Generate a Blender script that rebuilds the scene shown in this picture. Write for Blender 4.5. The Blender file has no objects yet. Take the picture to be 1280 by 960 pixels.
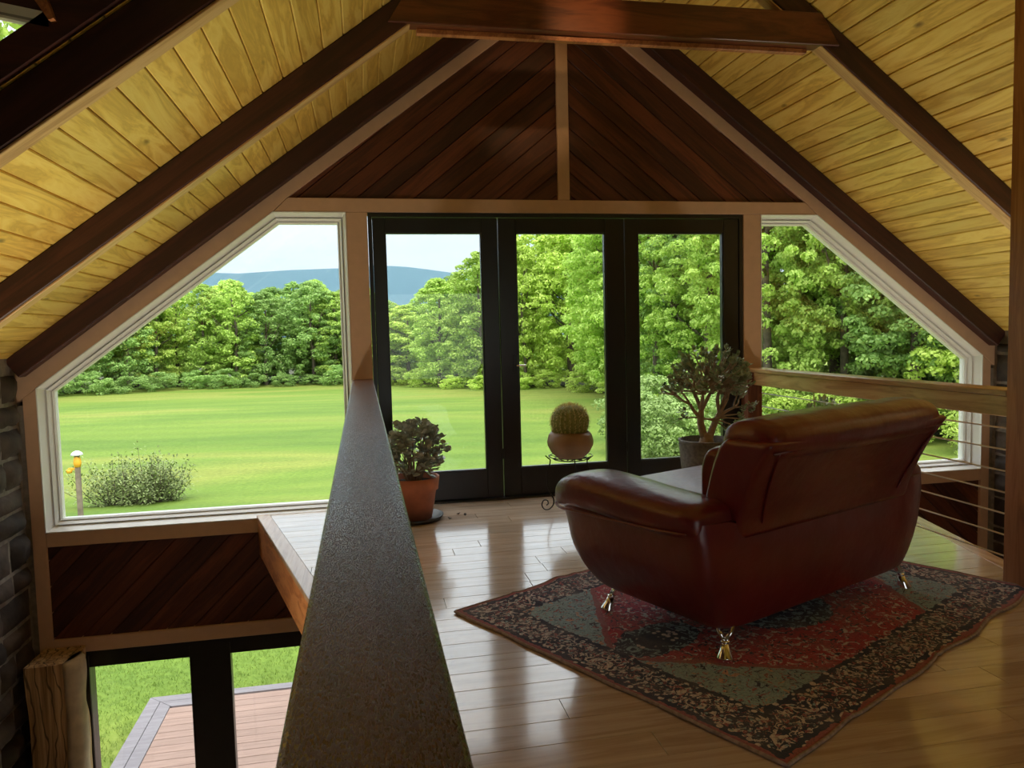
import bpy, bmesh, math, random
import numpy as np
from mathutils import Vector, Matrix, noise
random.seed(7)
PI=math.pi
SC=bpy.context.scene
COL=SC.collection
# ------------------------------------------------------------------ camera
cam_d=bpy.data.cameras.new('camera'); cam=bpy.data.objects.new('camera',cam_d); COL.objects.link(cam)
SC.camera=cam
YAW,PITCH,ROLL,FPX=.1947,-.0694,-.0248,943.4
fw=Vector((math.sin(YAW)*math.cos(PITCH),math.cos(YAW)*math.cos(PITCH),math.sin(PITCH)))
rt=Vector((math.cos(YAW),-math.sin(YAW),0)); up=rt.cross(fw)
rt2=rt*math.cos(ROLL)+up*math.sin(ROLL); up2=up*math.cos(ROLL)-rt*math.sin(ROLL)
mw=Matrix((rt2,up2,-fw)).transposed().to_4x4(); mw.translation=Vector((-1.522,-5.526,1.254)); cam.matrix_world=mw
cam_d.sensor_width=36; cam_d.lens=FPX/1280*36; cam_d.clip_start=.05; cam_d.clip_end=6000
# ------------------------------------------------------------------ colour management
SC.view_settings.view_transform='Standard'; SC.view_settings.look='None'; SC.view_settings.gamma=1
SC.view_settings.use_curve_mapping=False
SC.view_settings.exposure=0.0
# ------------------------------------------------------------------ sky: bright overcast, brighter overhead than at the horizon
SKY0,ZEN=1.22,3.7
W=bpy.data.worlds.new('overcast_sky'); SC.world=W; W.use_nodes=True
nt=W.node_tree; N=nt.nodes; L=nt.links; N.clear()
out=N.new('ShaderNodeOutputWorld'); bg=N.new('ShaderNodeBackground'); L.new(bg.outputs[0],out.inputs[0])
tc=N.new('ShaderNodeTexCoord'); sep=N.new('ShaderNodeSeparateXYZ'); L.new(tc.outputs['Generated'],sep.inputs[0])
mp=N.new('ShaderNodeMapping'); mp.inputs['Scale'].default_value=(1.6,1.6,9); L.new(tc.outputs['Generated'],mp.inputs[0])
nz=N.new('ShaderNodeTexNoise'); nz.inputs['Scale'].default_value=2.2; nz.inputs['Detail'].default_value=5; L.new(mp.outputs[0],nz.inputs[0])
cr=N.new('ShaderNodeValToRGB'); cr.color_ramp.elements[0].position=.36; cr.color_ramp.elements[0].color=(.86,.91,.955,1)
cr.color_ramp.elements[1].position=.62; cr.color_ramp.elements[1].color=(1,.99,.975,1); L.new(nz.outputs[0],cr.inputs[0])
mx=N.new('ShaderNodeMath'); mx.operation='MAXIMUM'; mx.inputs[1].default_value=0; L.new(sep.outputs[2],mx.inputs[0])
pw=N.new('ShaderNodeMath'); pw.operation='POWER'; pw.inputs[1].default_value=1.2; L.new(mx.outputs[0],pw.inputs[0])
ma=N.new('ShaderNodeMath'); ma.operation='MULTIPLY_ADD'; ma.inputs[1].default_value=ZEN; ma.inputs[2].default_value=SKY0; L.new(pw.outputs[0],ma.inputs[0])
L.new(cr.outputs[0],bg.inputs[0]); L.new(ma.outputs[0],bg.inputs[1])
# veiled sun, very soft, from behind and above the house
sd=bpy.data.lights.new('veiled_sun','SUN'); sd.energy=2.2; sd.angle=math.radians(25); sd.color=(1,.96,.88)
so=bpy.data.objects.new('veiled_sun',sd); COL.objects.link(so); so.rotation_euler=(math.radians(38),0,math.radians(28))
# ------------------------------------------------------------------ helpers
def link(o,parent=None):
    COL.objects.link(o)
    if parent is not None: o.parent=parent
    return o
def mesh(name,verts,faces,smooth=False):
    me=bpy.data.meshes.new(name); me.from_pydata([tuple(v) for v in verts],[],faces); me.update()
    if smooth: me.shade_smooth()
    return me
def obj(name,me,mat=None,parent=None,kind=None,label=None,loc=None,rot=None):
    if mat is not None and len(me.materials)==0: me.materials.append(mat)
    o=bpy.data.objects.new(name,me); link(o,parent)
    if loc is not None:o.location=loc
    if rot is not None:o.rotation_euler=rot
    if kind:o['kind']=kind
    if label:o['label']=label
    return o
def thing(name,label,cat,loc=(0,0,0),rotz=0,group=None):
    o=bpy.data.objects.new(name,None); o.empty_display_size=.1; link(o); o.location=loc; o.rotation_euler=(0,0,rotz)
    o['label']=label;o['category']=cat
    if group:o['group']=group
    return o
def tag(o,label,cat,group=None):
    o['label']=label;o['category']=cat
    if group:o['group']=group
    return o
def struct(name,label=None):
    o=bpy.data.objects.new(name,None); link(o); o['kind']='structure'
    if label:o['label']=label
    return o
def dup(root,loc=None,rotz=None,label=None,scale=None):
    r=root.copy(); COL.objects.link(r)
    for ch in list(root.children):
        c=ch.copy(); COL.objects.link(c); c.parent=r
        for g in list(ch.children):
            d=g.copy(); COL.objects.link(d); d.parent=c
    if loc is not None:r.location=loc
    if rotz is not None:r.rotation_euler=(0,0,rotz)
    if scale is not None:r.scale=scale
    if label:r['label']=label
    return r
def bevel_me(me,w,seg=1,smooth=False):
    bm=bmesh.new(); bm.from_mesh(me)
    bmesh.ops.bevel(bm,geom=bm.edges[:],offset=w,segments=seg,affect='EDGES',profile=.5,clamp_overlap=True)
    bm.to_mesh(me); bm.free()
    if smooth: me.shade_smooth()
    return me
def box_me(x0,x1,y0,y1,z0,z1,bev=0,seg=1,smooth=False):
    v=[(x0,y0,z0),(x1,y0,z0),(x1,y1,z0),(x0,y1,z0),(x0,y0,z1),(x1,y0,z1),(x1,y1,z1),(x0,y1,z1)]
    f=[(0,3,2,1),(4,5,6,7),(0,1,5,4),(1,2,6,5),(2,3,7,6),(3,0,4,7)]
    me=mesh('box',v,f)
    return bevel_me(me,bev,seg,smooth) if bev else me
def area2(p): return sum(p[i][0]*p[(i+1)%len(p)][1]-p[(i+1)%len(p)][0]*p[i][1] for i in range(len(p)))/2
def prism_xz(poly,y0,y1,bev=0):
    """poly in the x-z plane, extruded from y0 (near) to y1 (far)"""
    if area2(poly)<0: poly=poly[::-1]
    n=len(poly); v=[(p[0],y0,p[1]) for p in poly]+[(p[0],y1,p[1]) for p in poly]
    f=[tuple(range(n)),tuple(range(2*n-1,n-1,-1))]+[(i,n+i,n+(i+1)%n,(i+1)%n) for i in range(n)]
    me=mesh('prism',v,f)
    return bevel_me(me,bev) if bev else me
def prism_xy(poly,z0,z1,bev=0):
    if area2(poly)<0: poly=poly[::-1]
    n=len(poly); v=[(p[0],p[1],z0) for p in poly]+[(p[0],p[1],z1) for p in poly]
    f=[tuple(range(n-1,-1,-1)),tuple(range(n,2*n))]+[(i,(i+1)%n,n+(i+1)%n,n+i) for i in range(n)]
    me=mesh('prism',v,f)
    return bevel_me(me,bev) if bev else me
def clip(poly,clipper):
    if area2(clipper)<0: clipper=clipper[::-1]
    outp=poly
    for i in range(len(clipper)):
        a=clipper[i];b=clipper[(i+1)%len(clipper)]; inp=outp;outp=[]
        if not inp: return []
        def side(p): return (b[0]-a[0])*(p[1]-a[1])-(b[1]-a[1])*(p[0]-a[0])
        for j in range(len(inp)):
            p=inp[j];q=inp[(j+1)%len(inp)];sp,sq=side(p),side(q)
            if sp>=0: outp.append(p)
            if (sp>0 and sq<0) or (sp<0 and sq>0):
                t=sp/(sp-sq); outp.append((p[0]+(q[0]-p[0])*t,p[1]+(q[1]-p[1])*t))
    # drop near-duplicate points
    r=[]
    for p in outp:
        if not r or math.hypot(p[0]-r[-1][0],p[1]-r[-1][1])>1e-4: r.append(p)
    if len(r)>1 and math.hypot(r[0][0]-r[-1][0],r[0][1]-r[-1][1])<1e-4: r.pop()
    return r if len(r)>2 and abs(area2(r))>2e-4 else []
def inset(poly,w):
    if area2(poly)<0: poly=poly[::-1]
    n=len(poly);res=[]
    for i in range(n):
        p0,p1,p2=Vector(poly[i-1]),Vector(poly[i]),Vector(poly[(i+1)%n])
        d1=(p1-p0).normalized();d2=(p2-p1).normalized();n1=Vector((-d1.y,d1.x));n2=Vector((-d2.y,d2.x))
        m=(n1+n2).normalized(); res.append(tuple(p1+m*(w/max(.2,m.dot(n1)))))
    return res
def ring_xz(outer,w,y0,y1,slant=0):
    """one mitred frame piece per side; slant pushes the inner front edge back"""
    if area2(outer)<0: outer=outer[::-1]
    inn=inset(outer,w);n=len(outer)
    if slant:
        res=[]
        for i in range(n):
            a,b_,c,d=outer[i],outer[(i+1)%n],inn[(i+1)%n],inn[i]
            v=[(a[0],y0,a[1]),(b_[0],y0,b_[1]),(c[0],y0+slant,c[1]),(d[0],y0+slant,d[1])]+[(q[0],y1,q[1]) for q in (a,b_,c,d)]
            res.append(mesh('frame',v,[(0,1,2,3),(7,6,5,4),(0,4,5,1),(1,5,6,2),(2,6,7,3),(3,7,4,0)]))
        return res,inn
    return [prism_xz([outer[i],outer[(i+1)%n],inn[(i+1)%n],inn[i]],y0,y1) for i in range(n)],inn
def loft(rings,cap=True,closed=True):
    n=len(rings[0]);v=[p for r in rings for p in r];f=[]
    for k in range(len(rings)-1):
        for i in range(n if closed else n-1):
            j=(i+1)%n; f.append((k*n+i,k*n+j,(k+1)*n+j,(k+1)*n+i))
    if cap: f.append(tuple(range(n-1,-1,-1))); f.append(tuple(range((len(rings)-1)*n,len(rings)*n)))
    return v,f
def lathe(prof,seg=32,cap=True):
    rings=[[(r*math.cos(2*PI*i/seg),r*math.sin(2*PI*i/seg),z) for i in range(seg)] for r,z in prof]
    v,f=loft(rings,cap); return mesh('lathe',v,f,True)
def tube(pts,rad,seg=8,cap=True):
    pts=[Vector(p) for p in pts]; rings=[]; nrm=None
    if not hasattr(rad,'__len__'): rad=[rad]*len(pts)
    for i,p in enumerate(pts):
        t=(pts[min(i+1,len(pts)-1)]-pts[max(i-1,0)]).normalized()
        if nrm is None: nrm=t.cross(Vector((0,0,1)) if abs(t.z)<.9 else Vector((1,0,0))).normalized()
        nrm=(nrm-t*nrm.dot(t)).normalized(); b=t.cross(nrm)
        rings.append([tuple(p+(nrm*math.cos(2*PI*k/seg)+b*math.sin(2*PI*k/seg))*rad[i]) for k in range(seg)])
    return loft(rings,cap)
def join_vf(parts):
    V=[];F=[]
    for v,f in parts:
        o=len(V);V+=list(v);F+=[tuple(i+o for i in q) for q in f]
    return V,F
def tube_me(pts,rad,seg=8): v,f=tube(pts,rad,seg); return mesh('tube',v,f,True)
def subsurf(o,lv=2):
    m=o.modifiers.new('s','SUBSURF');m.levels=lv;m.render_levels=lv
# ------------------------------------------------------------------ materials
def new_mat(name):
    m=bpy.data.materials.new(name);m.use_nodes=True;n=m.node_tree.nodes;l=m.node_tree.links
    b=n['Principled BSDF'];return m,n,l,b
def setp(b,rough=.5,metal=0,spec=.5,coat=0,coat_r=.1,sheen=0):
    b.inputs['Roughness'].default_value=rough;b.inputs['Metallic'].default_value=metal
    b.inputs['Specular IOR Level'].default_value=spec;b.inputs['Coat Weight'].default_value=coat
    b.inputs['Coat Roughness'].default_value=coat_r;b.inputs['Sheen Weight'].default_value=sheen
def ramp(n,stops):
    r=n.new('ShaderNodeValToRGB');e=r.color_ramp.elements
    e[0].position,e[0].color=stops[0][0],(*stops[0][1],1); e[1].position,e[1].color=stops[-1][0],(*stops[-1][1],1)
    for p,c in stops[1:-1]: x=e.new(p);x.color=(*c,1)
    return r
def bump(n,l,b,src,strength=.2,dist=.01):
    bp=n.new('ShaderNodeBump');bp.inputs['Strength'].default_value=strength;bp.inputs['Distance'].default_value=dist
    l.new(src,bp.inputs['Height']);l.new(bp.outputs[0],b.inputs['Normal']);return bp
def plain(name,col,rough=.5,metal=0,spec=.5,coat=0,noise_amt=.12,nscale=14,bumps=.05):
    m,n,l,b=new_mat(name);setp(b,rough,metal,spec,coat)
    t=n.new('ShaderNodeTexCoord');z=n.new('ShaderNodeTexNoise');z.inputs['Scale'].default_value=nscale;z.inputs['Detail'].default_value=4;l.new(t.outputs['Object'],z.inputs[0])
    r=ramp(n,[(.3,tuple(c*(1-noise_amt) for c in col)),(.7,tuple(min(1,c*(1+noise_amt)) for c in col))]);l.new(z.outputs[0],r.inputs[0]);l.new(r.outputs[0],b.inputs['Base Color'])
    if bumps: bump(n,l,b,z.outputs[0],bumps,.01)
    return m
def wood(name,stops,axis='x',rough=.4,grain=1.0,coat=0,vary=.25,knots=0,spec=.5,bumpy=.12,along=1.2,across=16,coat_r=.1):
    """grain runs along the object's own axis; every piece gets its own tone and its own grain"""
    m,n,l,b=new_mat(name);setp(b,rough,0,spec,coat,coat_r)
    t=n.new('ShaderNodeTexCoord');oi=n.new('ShaderNodeObjectInfo')
    mpg=n.new('ShaderNodeMapping');s={'x':(along,across,across),'y':(across,along,across),'z':(across,across,along)}[axis];mpg.inputs['Scale'].default_value=s
    l.new(t.outputs['Object'],mpg.inputs[0])
    ad=n.new('ShaderNodeVectorMath');ad.operation='ADD';mu=n.new('ShaderNodeMath');mu.operation='MULTIPLY';mu.inputs[1].default_value=57
    l.new(oi.outputs['Random'],mu.inputs[0]);l.new(mpg.outputs[0],ad.inputs[0]);l.new(mu.outputs[0],ad.inputs[1])
    nz=n.new('ShaderNodeTexNoise');nz.inputs['Scale'].default_value=grain;nz.inputs['Detail'].default_value=6;nz.inputs['Roughness'].default_value=.6;nz.inputs['Distortion'].default_value=.7
    l.new(ad.outputs[0],nz.inputs[0])
    wv=n.new('ShaderNodeMath');wv.operation='MULTIPLY_ADD';wv.inputs[1].default_value=9;wv.inputs[2].default_value=0
    l.new(nz.outputs[0],wv.inputs[0])
    fr=n.new('ShaderNodeMath');fr.operation='PINGPONG';fr.inputs[1].default_value=1;l.new(wv.outputs[0],fr.inputs[0])
    mixv=n.new('ShaderNodeMath');mixv.operation='MULTIPLY_ADD';mixv.inputs[1].default_value=.35;l.new(fr.outputs[0],mixv.inputs[0])
    hf=n.new('ShaderNodeMath');hf.operation='MULTIPLY';hf.inputs[1].default_value=.65;l.new(nz.outputs[0],hf.inputs[0]);l.new(hf.outputs[0],mixv.inputs[2])
    r=ramp(n,stops);l.new(mixv.outputs[0],r.inputs[0])
    hs=n.new('ShaderNodeHueSaturation');mr=n.new('ShaderNodeMapRange');mr.inputs[3].default_value=1-vary;mr.inputs[4].default_value=1+vary
    l.new(oi.outputs['Random'],mr.inputs[0]);l.new(mr.outputs[0],hs.inputs['Value']);l.new(r.outputs[0],hs.inputs['Color'])
    last=hs.outputs[0]
    if knots:
        vo=n.new('ShaderNodeTexVoronoi');vo.inputs['Scale'].default_value=1.0;mk=n.new('ShaderNodeMapping')
        mk.inputs['Scale'].default_value={'x':(2.2,5,5),'y':(5,2.2,5),'z':(5,5,2.2)}[axis];l.new(t.outputs['Object'],mk.inputs[0])
        a2=n.new('ShaderNodeVectorMath');a2.operation='ADD';l.new(mk.outputs[0],a2.inputs[0]);l.new(mu.outputs[0],a2.inputs[1]);l.new(a2.outputs[0],vo.inputs[0])
        kr=ramp(n,[(.03,(1,1,1)),(.1,(0,0,0))]);l.new(vo.outputs[0],kr.inputs[0])
        km=n.new('ShaderNodeMix');km.data_type='RGBA';kf=n.new('ShaderNodeMath');kf.operation='MULTIPLY';kf.inputs[1].default_value=knots
        l.new(kr.outputs[0],kf.inputs[0]);l.new(kf.outputs[0],km.inputs[0]);l.new(last,km.inputs[6]);km.inputs[7].default_value=(stops[0][1][0]*.25,stops[0][1][1]*.2,stops[0][1][2]*.2,1)
        last=km.outputs[2]
    l.new(last,b.inputs['Base Color'])
    if bumpy: bump(n,l,b,mixv.outputs[0],bumpy,.004)
    return m
M={}
M['pine']=wood('ceiling_pine',[(.25,(.58,.34,.06)),(.5,(.79,.52,.105)),(.75,(.87,.63,.165))],'y',rough=.42,vary=.14,knots=.75,along=1.3,across=11,coat=.2,coat_r=.3)
M['rafter']=wood('rafter_fir',[(.25,(.028,.008,.006)),(.6,(.055,.015,.010)),(.8,(.08,.024,.014))],'x',rough=.5,vary=.1,along=.8,across=10)
M['collar']=wood('collar_fir',[(.25,(.07,.016,.008)),(.5,(.13,.034,.013)),(.75,(.19,.055,.02))],'x',rough=.32,vary=.05,along=1.2,across=9,coat=.3)
M['cedar']=wood('cedar_boards',[(.25,(.06,.016,.008)),(.55,(.105,.029,.013)),(.8,(.16,.045,.02))],'x',rough=.5,vary=.4,along=.9,across=14)
M['trim']=plain('painted_trim',(.62,.40,.265),.45,noise_amt=.05,bumps=.02)
M['white']=plain('white_window_frame',(.86,.86,.84),.35,noise_amt=.02,bumps=0)
M['grey_line']=plain('grey_glazing_bead',(.36,.36,.36),.4,noise_amt=.02,bumps=0)
M['black']=plain('black_door_frame',(.016,.015,.015),.3,noise_amt=.1,bumps=.01)
M['floor']=wood('floor_maple',[(.2,(.50,.36,.25)),(.5,(.64,.48,.35)),(.8,(.74,.59,.46))],'x',rough=.20,vary=.11,along=.9,across=12,coat=1,coat_r=.10,bumpy=.03,spec=.8)
M['nosing']=wood('floor_nosing',[(.2,(.40,.22,.12)),(.5,(.55,.34,.2)),(.8,(.62,.42,.27))],'y',rough=.25,vary=.05,coat=.4,coat_r=.15,bumpy=.04)
M['fascia']=wood('fascia_fir',[(.2,(.25,.08,.03)),(.5,(.46,.17,.06)),(.8,(.56,.24,.09))],'y',rough=.4,vary=.05,knots=.6)
M['rail_r']=wood('rail_pine',[(.2,(.36,.16,.06)),(.5,(.56,.30,.12)),(.8,(.66,.40,.19))],'y',rough=.3,vary=.03,along=1.3,across=11,coat=.3)
M['post']=wood('post_fir',[(.2,(.36,.13,.045)),(.5,(.52,.21,.08)),(.8,(.62,.28,.12))],'z',rough=.4,vary=.08)
M['darkpost']=wood('dark_post',[(.2,(.12,.035,.018)),(.5,(.2,.06,.03)),(.8,(.26,.09,.04))],'z',rough=.45,vary=.05)
M['cable']=plain('steel_cable',(.85,.85,.85),.35,metal=.2,noise_amt=.02,bumps=0)
M['chrome']=plain('chrome',(.82,.80,.78),.08,metal=1,noise_amt=.0,bumps=0)
M['iron']=plain('wrought_iron',(.02,.018,.017),.4,metal=.5)
M['terracotta']=plain('terracotta',(.55,.19,.10),.65,nscale=9,noise_amt=.2,bumps=.1)
M['brownpot']=plain('brown_glazed_pot',(.32,.20,.12),.38,nscale=7,noise_amt=.25,bumps=.08)
M['saucer']=plain('black_saucer',(.02,.021,.023),.35)
M['soil']=plain('potting_soil',(.035,.02,.012),.95,nscale=60,noise_amt=.5,bumps=.8)
M['plaster']=plain('backing_board',(.12,.05,.03),.7)
M['mortar']=plain('pale_mortar',(.22,.185,.15),.9,nscale=25,noise_amt=.25,bumps=.6)
M['bark']=plain('tree_bark',(.12,.095,.07),.9,nscale=6,noise_amt=.4,bumps=.6)
M['jadebark']=plain('jade_plant_stem',(.40,.29,.20),.75,nscale=30,noise_amt=.25,bumps=.4)
M['siding']=plain('outer_siding',(.35,.22,.14),.7)
M['concrete_pot']=plain('dark_concrete_pot',(.15,.14,.13),.75,nscale=45,noise_amt=.35,bumps=.3)
M['lampshade']=plain('lamp_metal',(.03,.03,.03),.4)

def glass_mat():
    m=bpy.data.materials.new('window_glass');m.use_nodes=True;n=m.node_tree.nodes;l=m.node_tree.links;n.clear()
    o=n.new('ShaderNodeOutputMaterial');t=n.new('ShaderNodeBsdfTransparent');t.inputs[0].default_value=(.95,.965,.96,1)
    g=n.new('ShaderNodeBsdfGlossy');g.inputs['Roughness'].default_value=.0;f=n.new('ShaderNodeFresnel');ge=n.new('ShaderNodeNewGeometry');mr=n.new('ShaderNodeMapRange');mr.inputs[3].default_value=1.45;mr.inputs[4].default_value=1/1.45;l.new(ge.outputs['Backfacing'],mr.inputs[0]);l.new(mr.outputs[0],f.inputs[0])
    x=n.new('ShaderNodeMixShader');l.new(f.outputs[0],x.inputs[0]);l.new(t.outputs[0],x.inputs[1]);l.new(g.outputs[0],x.inputs[2]);l.new(x.outputs[0],o.inputs[0]);return m
M['glass']=glass_mat()
def stone_mat():
    m,n,l,b=new_mat('field_stone');setp(b,.85)
    t=n.new('ShaderNodeTexCoord');oi=n.new('ShaderNodeObjectInfo');z=n.new('ShaderNodeTexNoise');z.inputs['Scale'].default_value=7;z.inputs['Detail'].default_value=7
    l.new(t.outputs['Object'],z.inputs[0]);r=ramp(n,[(.3,(.022,.014,.010)),(.5,(.05,.033,.023)),(.72,(.09,.062,.045))]);l.new(z.outputs[0],r.inputs[0])
    hs=n.new('ShaderNodeHueSaturation');mr=n.new('ShaderNodeMapRange');mr.inputs[3].default_value=.6;mr.inputs[4].default_value=1.35;l.new(oi.outputs['Random'],mr.inputs[0]);l.new(mr.outputs[0],hs.inputs['Value']);l.new(r.outputs[0],hs.inputs['Color']);l.new(hs.outputs[0],b.inputs['Base Color'])
    bump(n,l,b,z.outputs[0],.6,.03);return m
M['stone']=stone_mat()
def leather():
    m,n,l,b=new_mat('oxblood_leather');setp(b,.34,0,.6,.28,.2)
    t=n.new('ShaderNodeTexCoord');z=n.new('ShaderNodeTexNoise');z.inputs['Scale'].default_value=3;z.inputs['Detail'].default_value=4;l.new(t.outputs['Object'],z.inputs[0])
    r=ramp(n,[(.3,(.115,.007,.010)),(.7,(.165,.011,.014))]);l.new(z.outputs[0],r.inputs[0]);l.new(r.outputs[0],b.inputs['Base Color'])
    v=n.new('ShaderNodeTexVoronoi');v.inputs['Scale'].default_value=260;l.new(t.outputs['Object'],v.inputs[0])
    z2=n.new('ShaderNodeTexNoise');z2.inputs['Scale'].default_value=9;z2.inputs['Detail'].default_value=3;l.new(t.outputs['Object'],z2.inputs[0])
    b1=n.new('ShaderNodeBump');b1.inputs['Strength'].default_value=.25;b1.inputs['Distance'].default_value=.03;l.new(z2.outputs[0],b1.inputs['Height'])
    b2=n.new('ShaderNodeBump');b2.inputs['Strength'].default_value=.1;b2.inputs['Distance'].default_value=.002;l.new(v.outputs[0],b2.inputs['Height']);l.new(b1.outputs[0],b2.inputs['Normal']);l.new(b2.outputs[0],b.inputs['Normal'])
    return m
M['leather']=leather()
def rail_dark():
    m,n,l,b=new_mat('dark_stained_rail');setp(b,.3,0,1.0,0,.28)
    t=n.new('ShaderNodeTexCoord');mpg=n.new('ShaderNodeMapping');mpg.inputs['Scale'].default_value=(14,1.6,14);l.new(t.outputs['Object'],mpg.inputs[0])
    z=n.new('ShaderNodeTexNoise');z.inputs['Scale'].default_value=1.2;z.inputs['Detail'].default_value=5;z.inputs['Distortion'].default_value=.6;l.new(mpg.outputs[0],z.inputs[0])
    r=ramp(n,[(.3,(.045,.014,.009)),(.55,(.085,.026,.014)),(.8,(.14,.045,.022))]);l.new(z.outputs[0],r.inputs[0]);l.new(r.outputs[0],b.inputs['Base Color'])
    m2=n.new('ShaderNodeMapping');m2.inputs['Scale'].default_value=(620,150,620);l.new(t.outputs['Object'],m2.inputs[0])
    z2=n.new('ShaderNodeTexNoise');z2.inputs['Scale'].default_value=1;z2.inputs['Detail'].default_value=3;l.new(m2.outputs[0],z2.inputs[0])
    r2=ramp(n,[(.40,(0,0,0)),(.58,(1,1,1))]);l.new(z2.outputs[0],r2.inputs[0])
    mr=n.new('ShaderNodeMapRange');mr.inputs[3].default_value=.15;mr.inputs[4].default_value=.42;l.new(r2.outputs[0],mr.inputs[0]);l.new(mr.outputs[0],b.inputs['Roughness'])
    bump(n,l,b,r2.outputs[0],.35,.0006);return m
M['rail_l']=rail_dark()
def foliage_mat(name,c0,c1,c2,trans=.35,scale=.35,rough=.55,spec=.3):
    m,n,l,b=new_mat(name);setp(b,rough,0,spec)
    g=n.new('ShaderNodeNewGeometry');oi=n.new('ShaderNodeObjectInfo');z=n.new('ShaderNodeTexNoise');z.inputs['Scale'].default_value=scale;z.inputs['Detail'].default_value=5
    l.new(g.outputs['Position'],z.inputs[0])
    w=n.new('ShaderNodeMath');w.operation='MULTIPLY_ADD';w.inputs[1].default_value=.45;l.new(g.outputs['Random Per Island'],w.inputs[0])
    w2=n.new('ShaderNodeMath');w2.operation='MULTIPLY';w2.inputs[1].default_value=.6;l.new(z.outputs[0],w2.inputs[0]);l.new(w2.outputs[0],w.inputs[2])
    r=ramp(n,[(.2,c0),(.5,c1),(.8,c2)]);l.new(w.outputs[0],r.inputs[0])
    hs=n.new('ShaderNodeHueSaturation');mr=n.new('ShaderNodeMapRange');mr.inputs[3].default_value=.82;mr.inputs[4].default_value=1.15;l.new(oi.outputs['Random'],mr.inputs[0]);l.new(mr.outputs[0],hs.inputs['Value']);l.new(r.outputs[0],hs.inputs['Color']);l.new(hs.outputs[0],b.inputs['Base Color'])
    if trans:
        o=n['Material Output'];tr=n.new('ShaderNodeBsdfTranslucent');l.new(hs.outputs[0],tr.inputs[0]);x=n.new('ShaderNodeMixShader');x.inputs[0].default_value=trans
        l.new(b.outputs[0],x.inputs[1]);l.new(tr.outputs[0],x.inputs[2]);l.new(x.outputs[0],o.inputs[0])
    return m
M['leaf']=foliage_mat('broadleaf_foliage',(.27,.42,.08),(.46,.66,.13),(.64,.80,.20))
M['leaf2']=foliage_mat('yellow_green_foliage',(.34,.48,.07),(.56,.74,.14),(.74,.86,.22))
M['leaf3']=foliage_mat('deep_green_foliage',(.17,.30,.08),(.30,.48,.13),(.46,.64,.19))
M['scrub']=foliage_mat('pale_scrub_foliage',(.18,.28,.08),(.32,.46,.14),(.46,.60,.22))
M['shrubleaf']=foliage_mat('shrub_foliage',(.16,.20,.08),(.28,.36,.13),(.42,.50,.20),trans=.3)
M['jade']=foliage_mat('jade_leaf',(.20,.29,.15),(.36,.46,.25),(.58,.66,.42),trans=.2,scale=14,rough=.3,spec=.6)
M['jade2']=foliage_mat('silvery_jade_leaf',(.42,.47,.36),(.60,.64,.52),(.78,.80,.70),trans=.2,scale=14,rough=.33,spec=.6)
M['cactus']=foliage_mat('cactus_skin',(.10,.12,.03),(.16,.19,.05),(.24,.26,.08),trans=0,scale=20)
M['spine']=plain('cactus_spine',(.80,.70,.36),.4,noise_amt=.2,bumps=0)
def lawn_mat():
    m,n,l,b=new_mat('mown_lawn');setp(b,.8,0,.15)
    g=n.new('ShaderNodeNewGeometry')
    m1=n.new('ShaderNodeMapping');m1.inputs['Scale'].default_value=(.035,.12,1);m1.inputs['Rotation'].default_value=(0,0,.25);l.new(g.outputs['Position'],m1.inputs[0])
    z=n.new('ShaderNodeTexNoise');z.inputs['Scale'].default_value=1.0;z.inputs['Detail'].default_value=5;z.inputs['Distortion'].default_value=.8;l.new(m1.outputs[0],z.inputs[0])
    r=ramp(n,[(.34,(.105,.180,.028)),(.47,(.145,.222,.034)),(.58,(.210,.245,.050)),(.70,(.13,.21,.034))]);l.new(z.outputs[0],r.inputs[0])
    m3=n.new('ShaderNodeMapping');m3.inputs['Rotation'].default_value=(0,0,.18);l.new(g.outputs['Position'],m3.inputs[0])
    wv=n.new('ShaderNodeTexWave');wv.bands_direction='Y';wv.inputs['Scale'].default_value=.16;wv.inputs['Distortion'].default_value=2.2;wv.inputs['Detail'].default_value=2;wv.inputs['Detail Scale'].default_value=.4;l.new(m3.outputs[0],wv.inputs[0])
    wr=ramp(n,[(.2,(.95,.95,.95)),(.8,(1.03,1.03,1.0))]);l.new(wv.outputs[0],wr.inputs[0])
    x=n.new('ShaderNodeMix');x.data_type='RGBA';x.blend_type='MULTIPLY';x.inputs[0].default_value=1;l.new(r.outputs[0],x.inputs[6]);l.new(wr.outputs[0],x.inputs[7])
    z3=n.new('ShaderNodeTexNoise');z3.inputs['Scale'].default_value=9;z3.inputs['Detail'].default_value=6;l.new(g.outputs['Position'],z3.inputs[0])
    r3=ramp(n,[(.3,(.72,.76,.7)),(.7,(1.22,1.18,1.2))]);l.new(z3.outputs[0],r3.inputs[0])
    y=n.new('ShaderNodeMix');y.data_type='RGBA';y.blend_type='MULTIPLY';y.inputs[0].default_value=.8;l.new(x.outputs[2],y.inputs[6]);l.new(r3.outputs[0],y.inputs[7])
    l.new(y.outputs[2],b.inputs['Base Color']);bump(n,l,b,z3.outputs[0],.5,.08);return m
M['lawn']=lawn_mat()
M['blade']=foliage_mat('grass_blade',(.11,.185,.028),(.155,.235,.036),(.20,.27,.05),trans=.4,scale=.8)
M['deck']=wood('deck_board',[(.2,(.25,.155,.12)),(.6,(.30,.19,.15)),(.8,(.34,.225,.18))],'x',rough=.6,vary=.06,bumpy=.05)
M['deck_b']=wood('grey_deck_board',[(.2,(.16,.14,.155)),(.6,(.20,.18,.195)),(.8,(.24,.22,.235))],'x',rough=.6,vary=.05,bumpy=.05)
M['mountain']=foliage_mat('forested_ridge',(.012,.05,.055),(.02,.075,.075),(.035,.10,.09),trans=0,scale=.012,rough=.95,spec=.05)
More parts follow.
